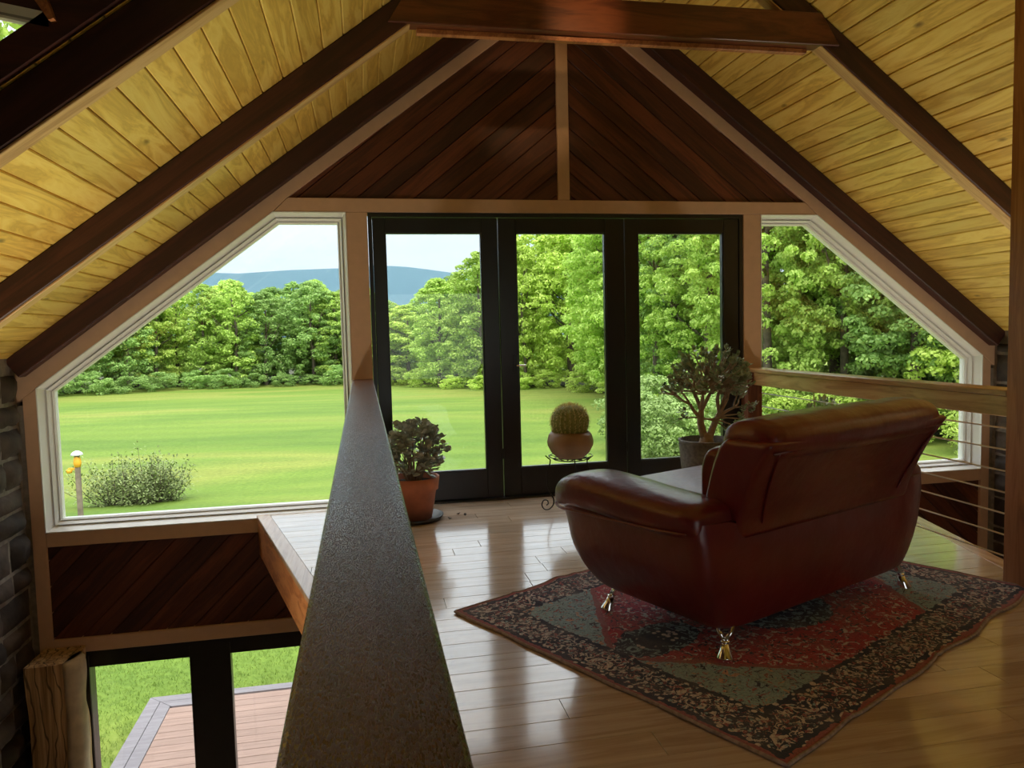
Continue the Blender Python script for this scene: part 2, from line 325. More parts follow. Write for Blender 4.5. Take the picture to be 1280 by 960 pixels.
def rug_mat(lx,ly):
    """worn oriental rug: object coordinates run 0..lx, 0..ly"""
    m,n,l,b=new_mat('oriental_rug');setp(b,.95,0,.1,0,0,.1)
    t=n.new('ShaderNodeTexCoord');s=n.new('ShaderNodeSeparateXYZ');l.new(t.outputs['Object'],s.inputs[0])
    def math_(op,a,bb=None,c=None):
        q=n.new('ShaderNodeMath');q.operation=op
        for i,v in enumerate((a,bb,c)):
            if v is None: continue
            if isinstance(v,(int,float)): q.inputs[i].default_value=v
            else: l.new(v,q.inputs[i])
        return q.outputs[0]
    def mix(f,a,bb):
        q=n.new('ShaderNodeMix');q.data_type='RGBA'
        if isinstance(f,(int,float)): q.inputs[0].default_value=f
        else: l.new(f,q.inputs[0])
        for i,v in ((6,a),(7,bb)):
            if isinstance(v,tuple): q.inputs[i].default_value=(*v,1)
            else: l.new(v,q.inputs[i])
        return q.outputs[2]
    def noise_(scale,detail=3,rough=.5,dist=0,vec=None):
        q=n.new('ShaderNodeTexNoise');q.inputs['Scale'].default_value=scale;q.inputs['Detail'].default_value=detail;q.inputs['Roughness'].default_value=rough;q.inputs['Distortion'].default_value=dist
        l.new(vec if vec is not None else t.outputs['Object'],q.inputs[0]);return q.outputs[0]
    def mask(v,a,bb):
        r=ramp(n,[(a,(0,0,0)),(bb,(1,1,1))]);l.new(v,r.inputs[0]);return r.outputs[0]
    X,Y=s.outputs[0],s.outputs[1]
    wob=math_('MULTIPLY_ADD',noise_(26,2),.05,-.025)
    ax=math_('ABSOLUTE',math_('SUBTRACT',X,lx/2)); ay=math_('ABSOLUTE',math_('SUBTRACT',Y,ly/2))
    ex=math_('SUBTRACT',lx/2,ax); ey=math_('SUBTRACT',ly/2,ay); edge=math_('ADD',math_('MINIMUM',ex,ey),wob)
    # mirrored coordinates so the motifs repeat symmetrically
    cb=n.new('ShaderNodeCombineXYZ');l.new(ax,cb.inputs[0]);l.new(ay,cb.inputs[1]);sym=cb.outputs[0]
    def vor(scale,feat='F1'):
        q=n.new('ShaderNodeTexVoronoi');q.feature=feat;q.inputs['Scale'].default_value=scale;l.new(sym,q.inputs[0]);return q
    v1=vor(13);v2=vor(30);v3=vor(7)
    navy=(.045,.052,.095);teal=(.34,.47,.52);red=(.52,.08,.11);cream=(.74,.64,.60);sal=(.66,.36,.26);rose=(.40,.13,.15);blk=(.03,.02,.028)
    dia=math_('ADD',math_('DIVIDE',ax,.90),math_('ADD',math_('DIVIDE',ay,1.08),math_('MULTIPLY',wob,.8)))
    field=mix(mask(noise_(17,3,.6,1.2,sym),.60,.63),teal,sal)
    field=mix(mask(noise_(24,3,.6,2,sym),.59,.61),field,rose)
    field=mix(mask(noise_(30,2,.6,2,sym),.60,.62),field,navy)
    redf=mix(mask(noise_(24,3,.6,1.5,sym),.56,.59),red,cream)
    redf=mix(mask(noise_(31,2,.6,1.5,sym),.58,.61),redf,navy)
    field=mix(math_('LESS_THAN',dia,1.0),field,redf)
    field=mix(math_('LESS_THAN',math_('ABSOLUTE',math_('SUBTRACT',dia,1.0)),.018),field,rose)
    def ell(cx_,rx,ry): return math_('ADD',math_('POWER',math_('DIVIDE',math_('ADD',math_('SUBTRACT',ax,cx_),wob),rx),2),math_('POWER',math_('DIVIDE',math_('ADD',ay,math_('MULTIPLY',wob,1.2)),ry),2))
    for cx_,rx,ry in ((.64,.21,.125),(0,.30,.36)):
        el=ell(cx_,rx,ry)
        med=mix(mask(noise_(34,2,.6,1,sym),.52,.55),navy,teal);med=mix(math_('LESS_THAN',el,.35),med,mix(mask(v2.outputs[0],.3,.4),cream,navy))
        field=mix(math_('LESS_THAN',el,1.0),field,med)
    cd=math_('ADD',math_('DIVIDE',ex,.50),math_('DIVIDE',ey,.50))
    corner=mix(mask(noise_(15,3,.6,2,sym),.47,.50),teal,sal);corner=mix(mask(noise_(28,2,.6,1.6,sym),.55,.58),corner,navy)
    field=mix(math_('LESS_THAN',cd,1.0),field,corner)
    bord=mix(mask(noise_(26,3,.6,2.2,sym),.515,.55),navy,cream);bord=mix(mask(noise_(33,3,.6,1.6,sym),.57,.60),bord,rose)
    bord=mix(mask(v2.outputs[0],.16,.22),teal,bord)
    line=mix(mask(v2.outputs[0],.3,.36),cream,navy)
    c=mix(math_('LESS_THAN',edge,.215),field,line)
    c=mix(math_('LESS_THAN',edge,.19),c,bord)
    c=mix(math_('LESS_THAN',edge,.045),c,line)
    c=mix(math_('LESS_THAN',edge,.022),c,rose)
    # faded, abraded pile
    c=mix(math_('MULTIPLY',mask(noise_(5,6,.7),.45,.75),.45),c,(.34,.30,.28))
    c=mix(math_('MULTIPLY',mask(noise_(90,3,.7),.48,.6),.35),c,(.05,.045,.05))
    l.new(c,b.inputs['Base Color'])
    bump(n,l,b,noise_(260,3),.6,.004);return m
# ------------------------------------------------------------------ measures of the house
S=.7475                       # roof slope
HB,HC=3.81,3.985              # underside of rafters / of ceiling boards, at the ridge
def zb(x,h): return h-S*abs(x)
XP1,XP2,XW,XO=1.452,1.599,3.661,3.745
ZH,ZH0=2.126,2.223
ZG=-3.0                       # ground floor level
YB=-8.6                       # rear wall
SIDE=3.78
# ------------------------------------------------------------------ gable wall
wall=struct('wall_gable','gable wall with diagonal cedar boards and brown painted trim')
T0,T1=0.0,.20
def trim(poly,name='trim_board',y0=T0,y1=T1,mat='trim',parent=None):
    return obj(name,prism_xz(poly,y0,y1,.003),M[mat],parent or wall)
tz=lambda x:3.712-S*abs(x)    # lower edge of sloping trim in the triangle
wz=lambda x:3.692-S*abs(x)    # window head slope
xj=(3.692-ZH)/S               # where window slope meets the header underside
trim([(-2.09,ZH),(2.09,ZH),(1.99,ZH0),(-1.99,ZH0)],'header_trim')
for s in (-1,1):
    # sloping trim: triangle part, then window part
    trim([(0,tz(0)),(0,HC),(s*(SIDE+.1),HC-S*(SIDE+.1)),(s*(SIDE+.1),wz(SIDE+.1)),(s*XO,wz(XO)-.004),(s*XW,wz(XW)),(s*xj,ZH),(s*1.992,ZH0)],'sloping_trim')
    trim([(s*XP1,-.15),(s*XP2,-.15),(s*XP2,ZH-.001),(s*XP1,ZH-.001)],'upright_trim')
    trim([(s*XW,-.87),(s*XO,-.87),(s*XO,wz(XO)-.005),(s*XW,wz(XW)-.001)],'side_trim')
    trim([(s*(XP2+.001),-.123),(s*(XW-.001),-.123),(s*(XW-.001),-.025),(s*(XP2+.001),-.025)],'sill_trim')
    trim([(s*.2,-.868),(s*(XW-.001),-.868),(s*(XW-.001),-.768),(s*.2,-.768)],'lower_trim')
trim([(-.045,ZH0+.001),(.045,ZH0+.001),(.045,tz(.045)-.001),(-.045,tz(.045)-.001)],'centre_trim')
trim([(-.19,-.868),(.19,-.868),(.19,-.768),(-.19,-.768)],'lower_trim')
for s in (-1,1): obj('mortar_strip',box_me(min(s*3.748,s*3.80),max(s*3.748,s*3.80),.012,.15,-.87,wz(3.80)-.01),M['mortar'],wall)
# backing behind the boards
obj('backing',prism_xz([(-2.05,ZH0-.05),(2.05,ZH0-.05),(0,ZH0-.05+2.05*S+.03)],.05,.16),M['plaster'],wall)
obj('backing',box_me(-3.75,3.75,.05,.16,-.86,-.03),M['plaster'],wall)
def diag_boards(region,ang,w,sx,parent,cnt):
    ca,sa=math.cos(ang),math.sin(ang); us=[p[0]*-sa*sx+p[1]*ca for p in region]
    k0=math.floor(min(us)/w);k1=math.ceil(max(us)/w)
    for k in range(k0,k1):
        # strip in rotated frame, direction d=(ca*sx,sa), normal nrm=(-sa*sx,ca)
        d=(ca*sx,sa);nn=(-sa*sx,ca);a=k*w+.0025;bq=(k+1)*w-.0025;R=9
        strip=[(nn[0]*a+d[0]*-R,nn[1]*a+d[1]*-R),(nn[0]*a+d[0]*R,nn[1]*a+d[1]*R),(nn[0]*bq+d[0]*R,nn[1]*bq+d[1]*R),(nn[0]*bq+d[0]*-R,nn[1]*bq+d[1]*-R)]
        poly=clip(strip,region)
        if not poly: continue
        # build in the board's own frame (x along the board) so that grain follows it
        c=(sum(p[0] for p in poly)/len(poly),sum(p[1] for p in poly)/len(poly))
        th=math.atan2(sa,ca*sx)
        loc=[((p[0]-c[0])*math.cos(th)+(p[1]-c[1])*math.sin(th),-(p[0]-c[0])*math.sin(th)+(p[1]-c[1])*math.cos(th)) for p in poly]
        me=prism_xz(loc,0,.025)
        bm=bmesh.new();bm.from_mesh(me);bmesh.ops.bevel(bm,geom=[e for e in bm.edges if e.verts[0].co.y<.001 and e.verts[1].co.y<.001],offset=.003,segments=1,affect='EDGES',clamp_overlap=True);bm.to_mesh(me);bm.free()
        obj('board',me,M['cedar'],parent,loc=(c[0],.022,c[1]),rot=(0,-th,0))
for s in (-1,1):
    reg=[(s*.043,ZH0-.002),(s*2.0,ZH0-.002),(s*.043,tz(.043)+.01)]
    diag_boards(reg,math.radians(39),.128,-s,wall,0)
    reg=[(s*.2,-.77),(s*3.665,-.77),(s*3.665,-.12),(s*.2,-.12)]
    diag_boards(reg,math.radians(45),.128,-s,wall,0)
# ------------------------------------------------------------------ side windows
def frame_parts(parent,outer,steps,matname='white'):
    """stepped frame: list of (width,y0,y1,material)"""
    cur=outer
    for w,y0,y1,mn,sl in steps:
        pcs,cur2=ring_xz(cur,w,y0,y1,sl)
        for p in pcs: obj('frame_piece',p,M[mn],parent)
        cur=cur2
    return cur
for i,s in ((1,-1),(2,1)):
    win=struct('window_%d'%i,'white framed trapezoid picture window, %s of the doors'%('left' if s<0 else 'right'))
    outer=[(s*XP2,-.025),(s*XW,-.025),(s*XW,wz(XW)),(s*xj,ZH),(s*XP2,ZH)]
    inn=frame_parts(win,outer,[(.006,-.004,.19,'white',0),(.026,.012,.19,'white',.085),(.004,.104,.185,'grey_line',0),(.018,.075,.185,'white',.04),(.004,.12,.18,'grey_line',0),(.009,.11,.18,'white',.015)])
    obj('pane',prism_xz([(a,b) for a,b in inset(inn,-.004)],.145,.151),M['glass'],win)
# ------------------------------------------------------------------ folding doors of the loft
dfr=struct('trim_1','black outer frame of the glazed doors')
for p in ring_xz([(-XP1+.004,-.02),(XP1-.004,-.02),(XP1-.004,ZH-.003),(-XP1+.004,ZH-.003)],.028,.008,.14)[0]: obj('frame_piece',p,M['black'],dfr)
leafs=[(-1.418,-.512,-1.33,-.632),(-.506,.470,-.372,.321),(.476,1.418,.585,1.291)]
for i,(a,bq,ga,gb) in enumerate(leafs):
    d=struct('door_%d'%(i+1),['left','middle','right'][i]+' glazed black door leaf')
    y0,y1=.018,.085;z0,z1=.012,ZH-.036;gz0,gz1=.222,1.984
    obj('stile',box_me(a,ga,y0,y1,z0,z1,.003),M['black'],d);obj('stile',box_me(gb,bq,y0,y1,z0,z1,.003),M['black'],d)
    obj('bottom_rail',box_me(ga,gb,y0,y1,z0,gz0,.003),M['black'],d);obj('top_rail',box_me(ga,gb,y0,y1,gz1,z1,.003),M['black'],d)
    for p in ring_xz([(ga,gz0),(gb,gz0),(gb,gz1),(ga,gz1)],.007,.03,.07)[0]: obj('glazing_bead',p,M['black'],d)
    obj('pane',box_me(ga+.004,gb-.004,.048,.054,gz0+.004,gz1-.004),M['glass'],d)
    if i==1:
        h=obj('handle',tube_me([(-.40,.018,1.0),(-.40,-.03,1.0),(-.39,-.042,1.0),(-.33,-.042,1.0)],.007),M['chrome'],d)
        obj('handle_plate',box_me(-.417,-.383,.010,.019,.93,1.08,.003),M['black'],h)
for a in ((-.509),( .473)): obj('hinge',box_me(a-.008,a+.008,.004,.02,.30,.38,.003),M['black'],dfr)
obj('threshold',box_me(-XP1,XP1,-.035,.14,-.03,.010,.004),M['black'],dfr)
# ------------------------------------------------------------------ ground floor glazed doors
low=struct('door_4','black framed glazed doors of the ground floor')
LX0,LX1,LZ=-3.49,3.49,-.87
for p in ring_xz([(LX0,ZG),(LX1,ZG),(LX1,LZ),(LX0,LZ)],.035,.02,.14)[0]: obj('frame_piece',p,M['black'],low)
edges=[-3.455,-2.665,-1.33,0,1.33,2.665,3.455]
gl=[(-3.453,-2.803),(-2.527,-1.45),(-1.2,-.13),(.13,1.2),(1.45,2.527),(2.803,3.453)]
prev=LX0
for k,(ga,gb) in enumerate(gl):
    if ga-prev>.005: obj('stile',box_me(prev,ga,.025,.10,ZG,LZ-.02,.003),M['black'],low)
    prev=gb
    obj('top_rail',box_me(ga,gb,.03,.10,-.99,LZ-.02),M['black'],low);obj('bottom_rail',box_me(ga,gb,.03,.10,ZG,ZG+.2),M['black'],low)
    obj('pane',box_me(ga-.003,gb+.003,.06,.066,ZG+.2,-.988),M['glass'],low)
for s in (-1,1): obj('jamb',box_me(min(s*3.49,s*3.76),max(s*3.49,s*3.76),.0,.15,ZG,-.87),M['trim'],low)
# ------------------------------------------------------------------ stone side walls
def stone_wall(name,s,lab,ymax):
    w=struct(name,lab)
    # side wall body (pale mortar) behind the stones
    obj('mortar',box_me(min(s*SIDE,s*(SIDE+.3)),max(s*SIDE,s*(SIDE+.3)),YB,.16,ZG-.3,HC-S*SIDE+.02),M['mortar'],w)
    rnd=random.Random(3 if s<0 else 5)
    z=ZG;row=0
    while z<1.0:
        hh=rnd.uniform(.13,.26);
        if z+hh>1.06: hh=max(.08,1.06-z)
        y=-.012
        while y>ymax:
            ww=rnd.uniform(.2,.48)
            pr=rnd.uniform(.025,.058);g=.012
            a0,a1,z0,z1=y-ww+g,y-g,z+g,z+hh-g
            if z1-z0<.05: break
            nu,nv=4,4;V=[];F=[]
            seed=rnd.random()*90
            for iv in range(nv+1):
                for iu in range(nu+1):
                    fu,fv=iu/nu,iv/nv
                    e=min(1,3.2*min(fu,1-fu,fv,1-fv)+.0)
                    nn=noise.noise(Vector((fu*2.3+seed,fv*2.3,seed)))
                    d=(.25+.75*e**.6)*pr+.018*nn*(e>0)
                    jx=.014*noise.noise(Vector((fu*3+seed,fv*3,7)));jz=.012*noise.noise(Vector((fu*3,fv*3+seed,11)))
                    if fu in(0,1) or fv in(0,1): d=0.001 if True else d
                    V.append((s*(SIDE-d) ,a0+(a1-a0)*fu+jx,z0+(z1-z0)*fv+jz))
            for iv in range(nv):
                for iu in range(nu):
                    a=iv*(nu+1)+iu;q=(a,a+1,a+nu+2,a+nu+1);F.append(q if s<0 else q[::-1])
            # steep sides: duplicate border slightly proud
            o=obj('stone',mesh('stone',V,F,True),M['stone'],w)
            y-=ww
        z+=hh;row+=1
stone_wall('wall_left',-1,'rough stone wall at the left',-2.6)
stone_wall('wall_right',1,'rough stone wall at the right',-1.8)
rw=struct('wall_rear','rear gable wall behind the viewpoint')
def rb(x0,x1,z0,z1,mat='cedar',y0=YB-.15,y1=YB): return obj('wall_panel',box_me(x0,x1,y0,y1,z0,z1),M[mat],rw)
rb(-4.1,4.1,ZG-.3,.1);rb(-4.1,-1.2,.1,2.0);rb(1.2,4.1,.1,2.0);rb(-4.1,4.1,2.0,4.1)
obj('pane',box_me(-1.2,1.2,YB-.08,YB-.074,.1,2.0),M['glass'],rw)  # rear window added out of view as fill light for the room
# ------------------------------------------------------------------ ceiling planks and roof
ceil=struct('ceiling','sloping pine plank ceiling')
PW=.1295;nrow=37;th=math.atan(S)
yD=-2.87        # beyond this the left slope is open to a dormer between x=-3.7 and -1.9
def plank_me(y0,y1):
    me=box_me(.002,PW-.002,y0,y1,0,.022)
    bm=bmesh.new();bm.from_mesh(me);bmesh.ops.bevel(bm,geom=[e for e in bm.edges if abs(e.verts[0].co.z)<1e-5 and abs(e.verts[1].co.z)<1e-5],offset=.005,segments=1,affect='EDGES');bm.to_mesh(me);bm.free();return me
pm_full=plank_me(YB,.02);pm_a=plank_me(yD,.02);pm_b=plank_me(YB,-5.4)
for m_ in (pm_full,pm_a,pm_b): m_.materials.append(M['pine'])
for s in (-1,1):
    for k in range(nrow):
        d=k*PW; x=d*math.cos(th); z=HC-d*math.sin(th)
        if x>SIDE+.1: break
        dorm = s<0 and 2.0<x<3.6
        for me in ((pm_a,pm_b) if dorm else (pm_full,)):
            o=obj('plank',me,None,ceil)
            if s>0: o.matrix_local=Matrix.Translation((x,0,z))@Matrix.Rotation(th,4,'Y')
            else:   o.matrix_local=Matrix.Translation((-x-PW*math.cos(th),0,z-PW*math.sin(th)))@Matrix.Rotation(-th,4,'Y')
# roof deck above
def roof_slab(s,y0,y1,xa,xb,t0=.03,t1=.2):
    v=[];
    for y in (y0,y1):
        v+=[(s*xa,y,zb(xa,HC)+t0*1.25),(s*xb,y,zb(xb,HC)+t0*1.25),(s*xb,y,zb(xb,HC)+t1*1.25),(s*xa,y,zb(xa,HC)+t1*1.25)]
    f=[(0,1,2,3),(7,6,5,4),(0,4,5,1),(1,5,6,2),(2,6,7,3),(3,7,4,0)]
    me=mesh('slab',v,f);bm=bmesh.new();bm.from_mesh(me);bmesh.ops.recalc_face_normals(bm,faces=bm.faces);bm.to_mesh(me);bm.free();return me
obj('roof_deck',roof_slab(1,YB,.5,0,4.3),M['siding'],ceil)
obj('roof_deck',roof_slab(-1,yD,.5,0,4.3,.022,.06),M['siding'],ceil);obj('roof_deck',roof_slab(-1,YB,-5.4,0,4.3),M['siding'],ceil)
obj('roof_deck',roof_slab(-1,-5.4,yD,0,1.98),M['siding'],ceil);obj('roof_deck',roof_slab(-1,-5.4,yD,3.6,4.3),M['siding'],ceil)
# dormer on the left slope: cheek wall with a small window at its near end
dm=struct('window_3','small white framed window in the cheek of the left dormer')
base=lambda x:HC-S*x
cx=lambda x:-x
y0,y1=yD-.035,yD-.002
zt=lambda x:base(x)+ .11            # sill of the cheek window, follows the roof
top=2.62
def dp(poly,mat,a=y0,b_=y1,nm='frame_piece'): obj(nm,prism_xz(poly,a,b_),M[mat],dm)
dp([(-1.98,base(1.98)-.0),(-3.6,base(3.6)-.0),(-3.6,zt(3.6)),(-1.98,zt(1.98))],'rafter',nm='cheek_board')
hd=lambda x:2.264+.17*(x-2.572)       # head of the window
xm=2.43
dp([(-xm,hd(xm)),(-3.6,hd(3.6)),(-3.6,hd(3.6)+.028),(-xm,hd(xm)+.028)],'white')
dp([(-xm,hd(xm)-.008),(-3.6,hd(3.6)-.008),(-3.6,hd(3.6)),(-xm,hd(xm))],'grey_line')
dp([(-xm,hd(xm)-.016),(-3.6,hd(3.6)-.016),(-3.6,hd(3.6)-.008),(-xm,hd(xm)-.008)],'white')
dp([(-xm,hd(xm)+.028),(-3.6,hd(3.6)+.028),(-3.6,3.1),(-1.98,3.1),(-1.98,base(1.98)+.11),(-xm+.0,zt(xm)-.0)],'rafter',nm='cheek_board')
dp([(-xm,zt(xm)),(-3.6,zt(3.6)),(-3.6,hd(3.6)-.016),(-xm,hd(xm)-.016)],'glass',y0+.015,y0+.02,nm='pane')
obj('cheek_board',box_me(-3.6,-1.98,-5.4,-5.3,1.0,3.1),M['plaster'],dm)
obj('dormer_roof',box_me(-3.75,-1.9,-5.5,yD+.1,3.1,3.2),M['siding'],dm)
obj('dormer_wall',box_me(-3.7,-3.6,-5.4,yD,1.1,3.1),M['plaster'],dm)
obj('dormer_wall',box_me(-1.98,-1.92,-5.4,yD,2.4,3.1),M['plaster'],dm)
# the small piece of casing at its corner
obj('casing',prism_xz([(-2.46,2.30),(-2.42,2.235),(-2.405,2.24),(-2.44,2.36)],y0-.03,y0),M['fascia'],dm)
# ------------------------------------------------------------------ rafters and collar tie
M['lit_underside']=wood('lit_underside_wood',[(.2,(.42,.22,.09)),(.5,(.60,.36,.15)),(.8,(.70,.46,.22))],'x',rough=.45,vary=.05,knots=.5)  # paler wood colour paints the window light on the rafter undersides
def rafter(y0,y1,label,strip=False,hb=HB):
    t=thing('roof_truss',label,'rafter')
    for s in (-1,1):
        ln=(SIDE+.02)/math.cos(th);dp_=(HC-hb)*math.cos(th)
        me=box_me(0,ln,y0,y1,-dp_,-.001,.006)
        for v in me.vertices:
            if v.co.x<.02: v.co.x=max(0.0,-v.co.z*math.tan(th))*-1
        o=obj('rafter',me,M['rafter'],t)
        mxl=(Matrix.Translation((0,0,HC))@Matrix.Rotation(th,4,'Y')) if s>0 else (Matrix.Translation((0,0,HC))@Matrix.Rotation(PI,4,'Z')@Matrix.Scale(-1,4,(0,1,0))@Matrix.Rotation(th,4,'Y'));o.matrix_local=mxl
        if strip:  # added strip stands in for the window-lit bottom face of the rafter
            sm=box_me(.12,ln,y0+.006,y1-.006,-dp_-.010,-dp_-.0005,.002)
            q=obj('underside_strip',sm,M['lit_underside'],t);q.matrix_local=mxl
    return t
r1=rafter(-.10,-.002,'pair of dark red rafters lying against the gable wall')
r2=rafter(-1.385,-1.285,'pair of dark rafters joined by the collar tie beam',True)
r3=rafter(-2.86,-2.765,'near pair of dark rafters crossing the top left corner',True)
r4=rafter(-5.6,-5.5,'pair of rafters behind the viewpoint')
def collar(par,zc0,zc1,ya,yb,lab):
    hw0=(HC-.004-zc0)/S;hw1=(HC-.004-zc1)/S
    return obj('collar_tie',prism_xz([(-min(hw0,hw1+.12),zc0),(min(hw0,hw1+.12),zc0),(hw1,zc1),(-hw1,zc1)],ya,yb,.004),M['collar'],par,label=lab)
ct=collar(r2,2.895,3.08,-1.40,-1.30,'reddish horizontal collar tie under a warm lamp glow')
obj('underside_strip',box_me(-1.17,1.15,-1.33,-1.29,2.868,2.8945,.002),M['fascia'],ct)
collar(r3,3.10,3.28,-2.875,-2.79,'collar tie')
# ------------------------------------------------------------------ loft floor
fl=struct('floor','glossy maple plank floor of the loft')
EX=lambda y: min(2.30+.258*min(y,0),9) if y>-2.7 else 1.60
foot=[(-2.30,0),(2.30,0),(1.603,-2.7),(1.603,-5.05),(-1.603,-5.05),(-1.603,-2.7)]
NW=.09
inner=[(-2.30+NW,0),(2.30-NW,0),(1.603-NW,-2.7),(1.603-NW,-5.05),(-1.603+NW,-5.05),(-1.603+NW,-2.7)]
BW=.135;rnd=random.Random(11)
innA=[inner[0],inner[1],inner[2],inner[5]];innB=[inner[2],inner[3],inner[4],inner[5]]
for r in range(38):
    ya=-r*BW;yb=ya-BW
    x=-2.3-rnd.uniform(0,1.2)
    while x<2.3:
        ln=rnd.choice((.75,1.05,1.4,1.7))
        for reg in (innA,innB):
            poly=clip([(x+.0008,yb+.0008),(x+ln-.0008,yb+.0008),(x+ln-.0008,ya-.0008),(x+.0008,ya-.0008)],reg)
            if not poly: continue
            c=(sum(p[0] for p in poly)/len(poly),sum(p[1] for p in poly)/len(poly))
            me=prism_xy([(p[0]-c[0],p[1]-c[1]) for p in poly],-.018,0)
            bm=bmesh.new();bm.from_mesh(me);bmesh.ops.bevel(bm,geom=[e for e in bm.edges if e.verts[0].co.z>-.001 and e.verts[1].co.z>-.001],offset=.0012,segments=1,affect='EDGES',clamp_overlap=True);bm.to_mesh(me);bm.free()
            obj('floor_board',me,M['floor'],fl,loc=(c[0],c[1],0))
        x+=ln
for s in (-1,1):
    pts=[(s*2.30,0),(s*1.603,-2.7),(s*1.603,-5.05)]
    ins=[(s*(2.30-NW),0),(s*(1.603-NW),-2.7),(s*(1.603-NW),-5.05)]
    for k in range(2):
        obj('nosing',prism_xy([pts[k],pts[k+1],(ins[k+1][0]+s*.001,ins[k+1][1]),(ins[k][0]+s*.001,ins[k][1])],-.03,.002,.003),M['nosing'],fl)
        o2=[(p[0]-s*.03,p[1]) for p in (pts[k],pts[k+1])];o1=[(p[0]-s*.008,p[1]) for p in (pts[k],pts[k+1])]
        obj('fascia',prism_xy([o1[0],o1[1],o2[1],o2[0]],-.28,-.031),M['fascia'],fl)
obj('subfloor',prism_xy([(p[0]*.975,p[1]) for p in (foot[0],foot[1],foot[2],foot[5])],-.27,-.0185),M['plaster'],fl)
obj('subfloor',prism_xy([(p[0]*.975,p[1]) for p in (foot[2],foot[3],foot[4],foot[5])],-.27,-.0185),M['plaster'],fl)
gfl=struct('floor_ground','ground floor below the loft');obj('slab',box_me(-SIDE-.3,SIDE+.3,YB,.15,ZG-.2,ZG),M['floor'],gfl)
obj('rear_floor',box_me(-SIDE,SIDE,YB,-5.06,-.27,0),M['floor'],fl)
# ------------------------------------------------------------------ railings
ZR=.94;XR=1.525
def cable_rail(s,yn,label,name='railing'):
    t=thing(name,label,'railing')
    return t
rl=thing('railing','dark glossy handrail running away from the viewer, left side','railing',(-XR,0,0))
o=obj('handrail',box_me(-.072,.072,-5.32,-.02,ZR-.038,ZR,.006,2),M['rail_l'],rl)
obj('rail_beam',box_me(-.035,.035,-5.3,-.09,ZR-.14,ZR-.0385,.003),M['darkpost'],rl)
for y in (-.055,-2.6,-5.2): obj('post',box_me(-.045,.045,y-.045,y+.045,0,ZR-.0385,.003),M['darkpost'],rl)
for k in range(7): obj('cable',tube_me([(0,-5.2,.1+k*.105),(0,-.055,.1+k*.105)],.0025,6),M['cable'],rl)
rr=thing('railing','light wooden handrail with seven steel cables, behind the red loveseat','railing',(XR,0,0))
obj('handrail',box_me(-.07,.07,-2.497,-.02,ZR-.03-.02,ZR-.02,.005,2),M['rail_r'],rr)
obj('rail_beam',box_me(-.052,.04,-2.497,-.10,ZR-.15,ZR-.0505,.004),M['rail_r'],rr)
obj('post',box_me(-.10,.02,-.115,-.002,0,ZR-.0505,.003),M['darkpost'],rr,label='dark wooden end post')
for k in range(7):
    z=.098+k*.1047
    c=obj('cable',tube_me([(0,-2.497,z),(0,-.06,z)],.0042,6),M['cable'],rr)
    obj('fitting',tube_me([(0,-.175,z),(0,-.115,z)],.0055,8),M['chrome'],c)
bp_=obj('post',box_me(1.447,1.60,-2.665,-2.50,ZG,2.75,.006),M['post']);tag(bp_,'tall square orange brown wooden post at the right edge of the view','post')
# hewn timber post with live edge beside the lower doors
tp=thing('timber_post','rough hewn timber post with pale live edge, left of the lower doors','post',(-3.572,-.20,ZG))
rings=[]
for k in range(45):
    z=k*.05;pts=[]
    base_=[(-.125,-.15),(-.06,-.158),(0,-.155),(.06,-.15),(.10,-.13),(.135,-.05),(.14,.03),(.12,.14),(-.125,.14)]
    for (x,y) in base_:
        w=.018*noise.noise(Vector((x*9,y*9,z*2.1)))+(.022*noise.noise(Vector((3,y*4,z*3.5))) if x>.05 else 0)
        pts.append((x+w,y+w*.6,min(z,2.205)))
    rings.append(pts)
def timber_mat():
    m,n,l,b=new_mat('hewn_timber');setp(b,.75)
    t=n.new('ShaderNodeTexCoord');mp1=n.new('ShaderNodeMapping');mp1.inputs['Scale'].default_value=(22,22,.9);l.new(t.outputs['Object'],mp1.inputs[0])
    z=n.new('ShaderNodeTexNoise');z.inputs['Scale'].default_value=1.2;z.inputs['Detail'].default_value=6;z.inputs['Distortion'].default_value=.8;l.new(mp1.outputs[0],z.inputs[0])
    r=ramp(n,[(.3,(.22,.12,.05)),(.5,(.52,.32,.15)),(.7,(.68,.47,.25))]);l.new(z.outputs[0],r.inputs[0])
    wv=n.new('ShaderNodeTexWave');wv.inputs['Scale'].default_value=5.5;wv.inputs['Distortion'].default_value=16;wv.inputs['Detail'].default_value=3;wv.inputs['Detail Scale'].default_value=.8
    m2=n.new('ShaderNodeMapping');m2.inputs['Scale'].default_value=(1,1,.35);l.new(t.outputs['Object'],m2.inputs[0]);l.new(m2.outputs[0],wv.inputs[0])
    wr=ramp(n,[(.02,(.12,.12,.12)),(.10,(1,1,1))]);l.new(wv.outputs[0],wr.inputs[0])
    x=n.new('ShaderNodeMix');x.data_type='RGBA';x.blend_type='MULTIPLY';x.inputs[0].default_value=.8;l.new(r.outputs[0],x.inputs[6]);l.new(wr.outputs[0],x.inputs[7]);l.new(x.outputs[2],b.inputs['Base Color'])
    bump(n,l,b,z.outputs[0],.9,.02);return m
M['timber']=timber_mat();M['sapwood']=plain('pale_sapwood',(.62,.50,.34),.7,nscale=12,noise_amt=.15,bumps=.4)
v,f=loft(rings);obj('timber',mesh('timber',v,f,False),M['timber'],tp)
rings=[]
for k in range(45):
    z=k*.05;zz=min(z,2.20);a=.018*noise.noise(Vector((1,2,z*3.5)));w=.035+.02*noise.noise(Vector((5,2,z*4)))
    rings.append([(.095+a,-.150,zz),(.125+a,-.160,zz),(.135+a+w,-.12,zz),(.145+a+w,-.02,zz),(.13+a,.06,zz),(.10,.0,zz)])
v,f=loft(rings);obj('live_edge',mesh('live_edge',v,f,True),M['sapwood'],tp,label='pale wavy live edge')
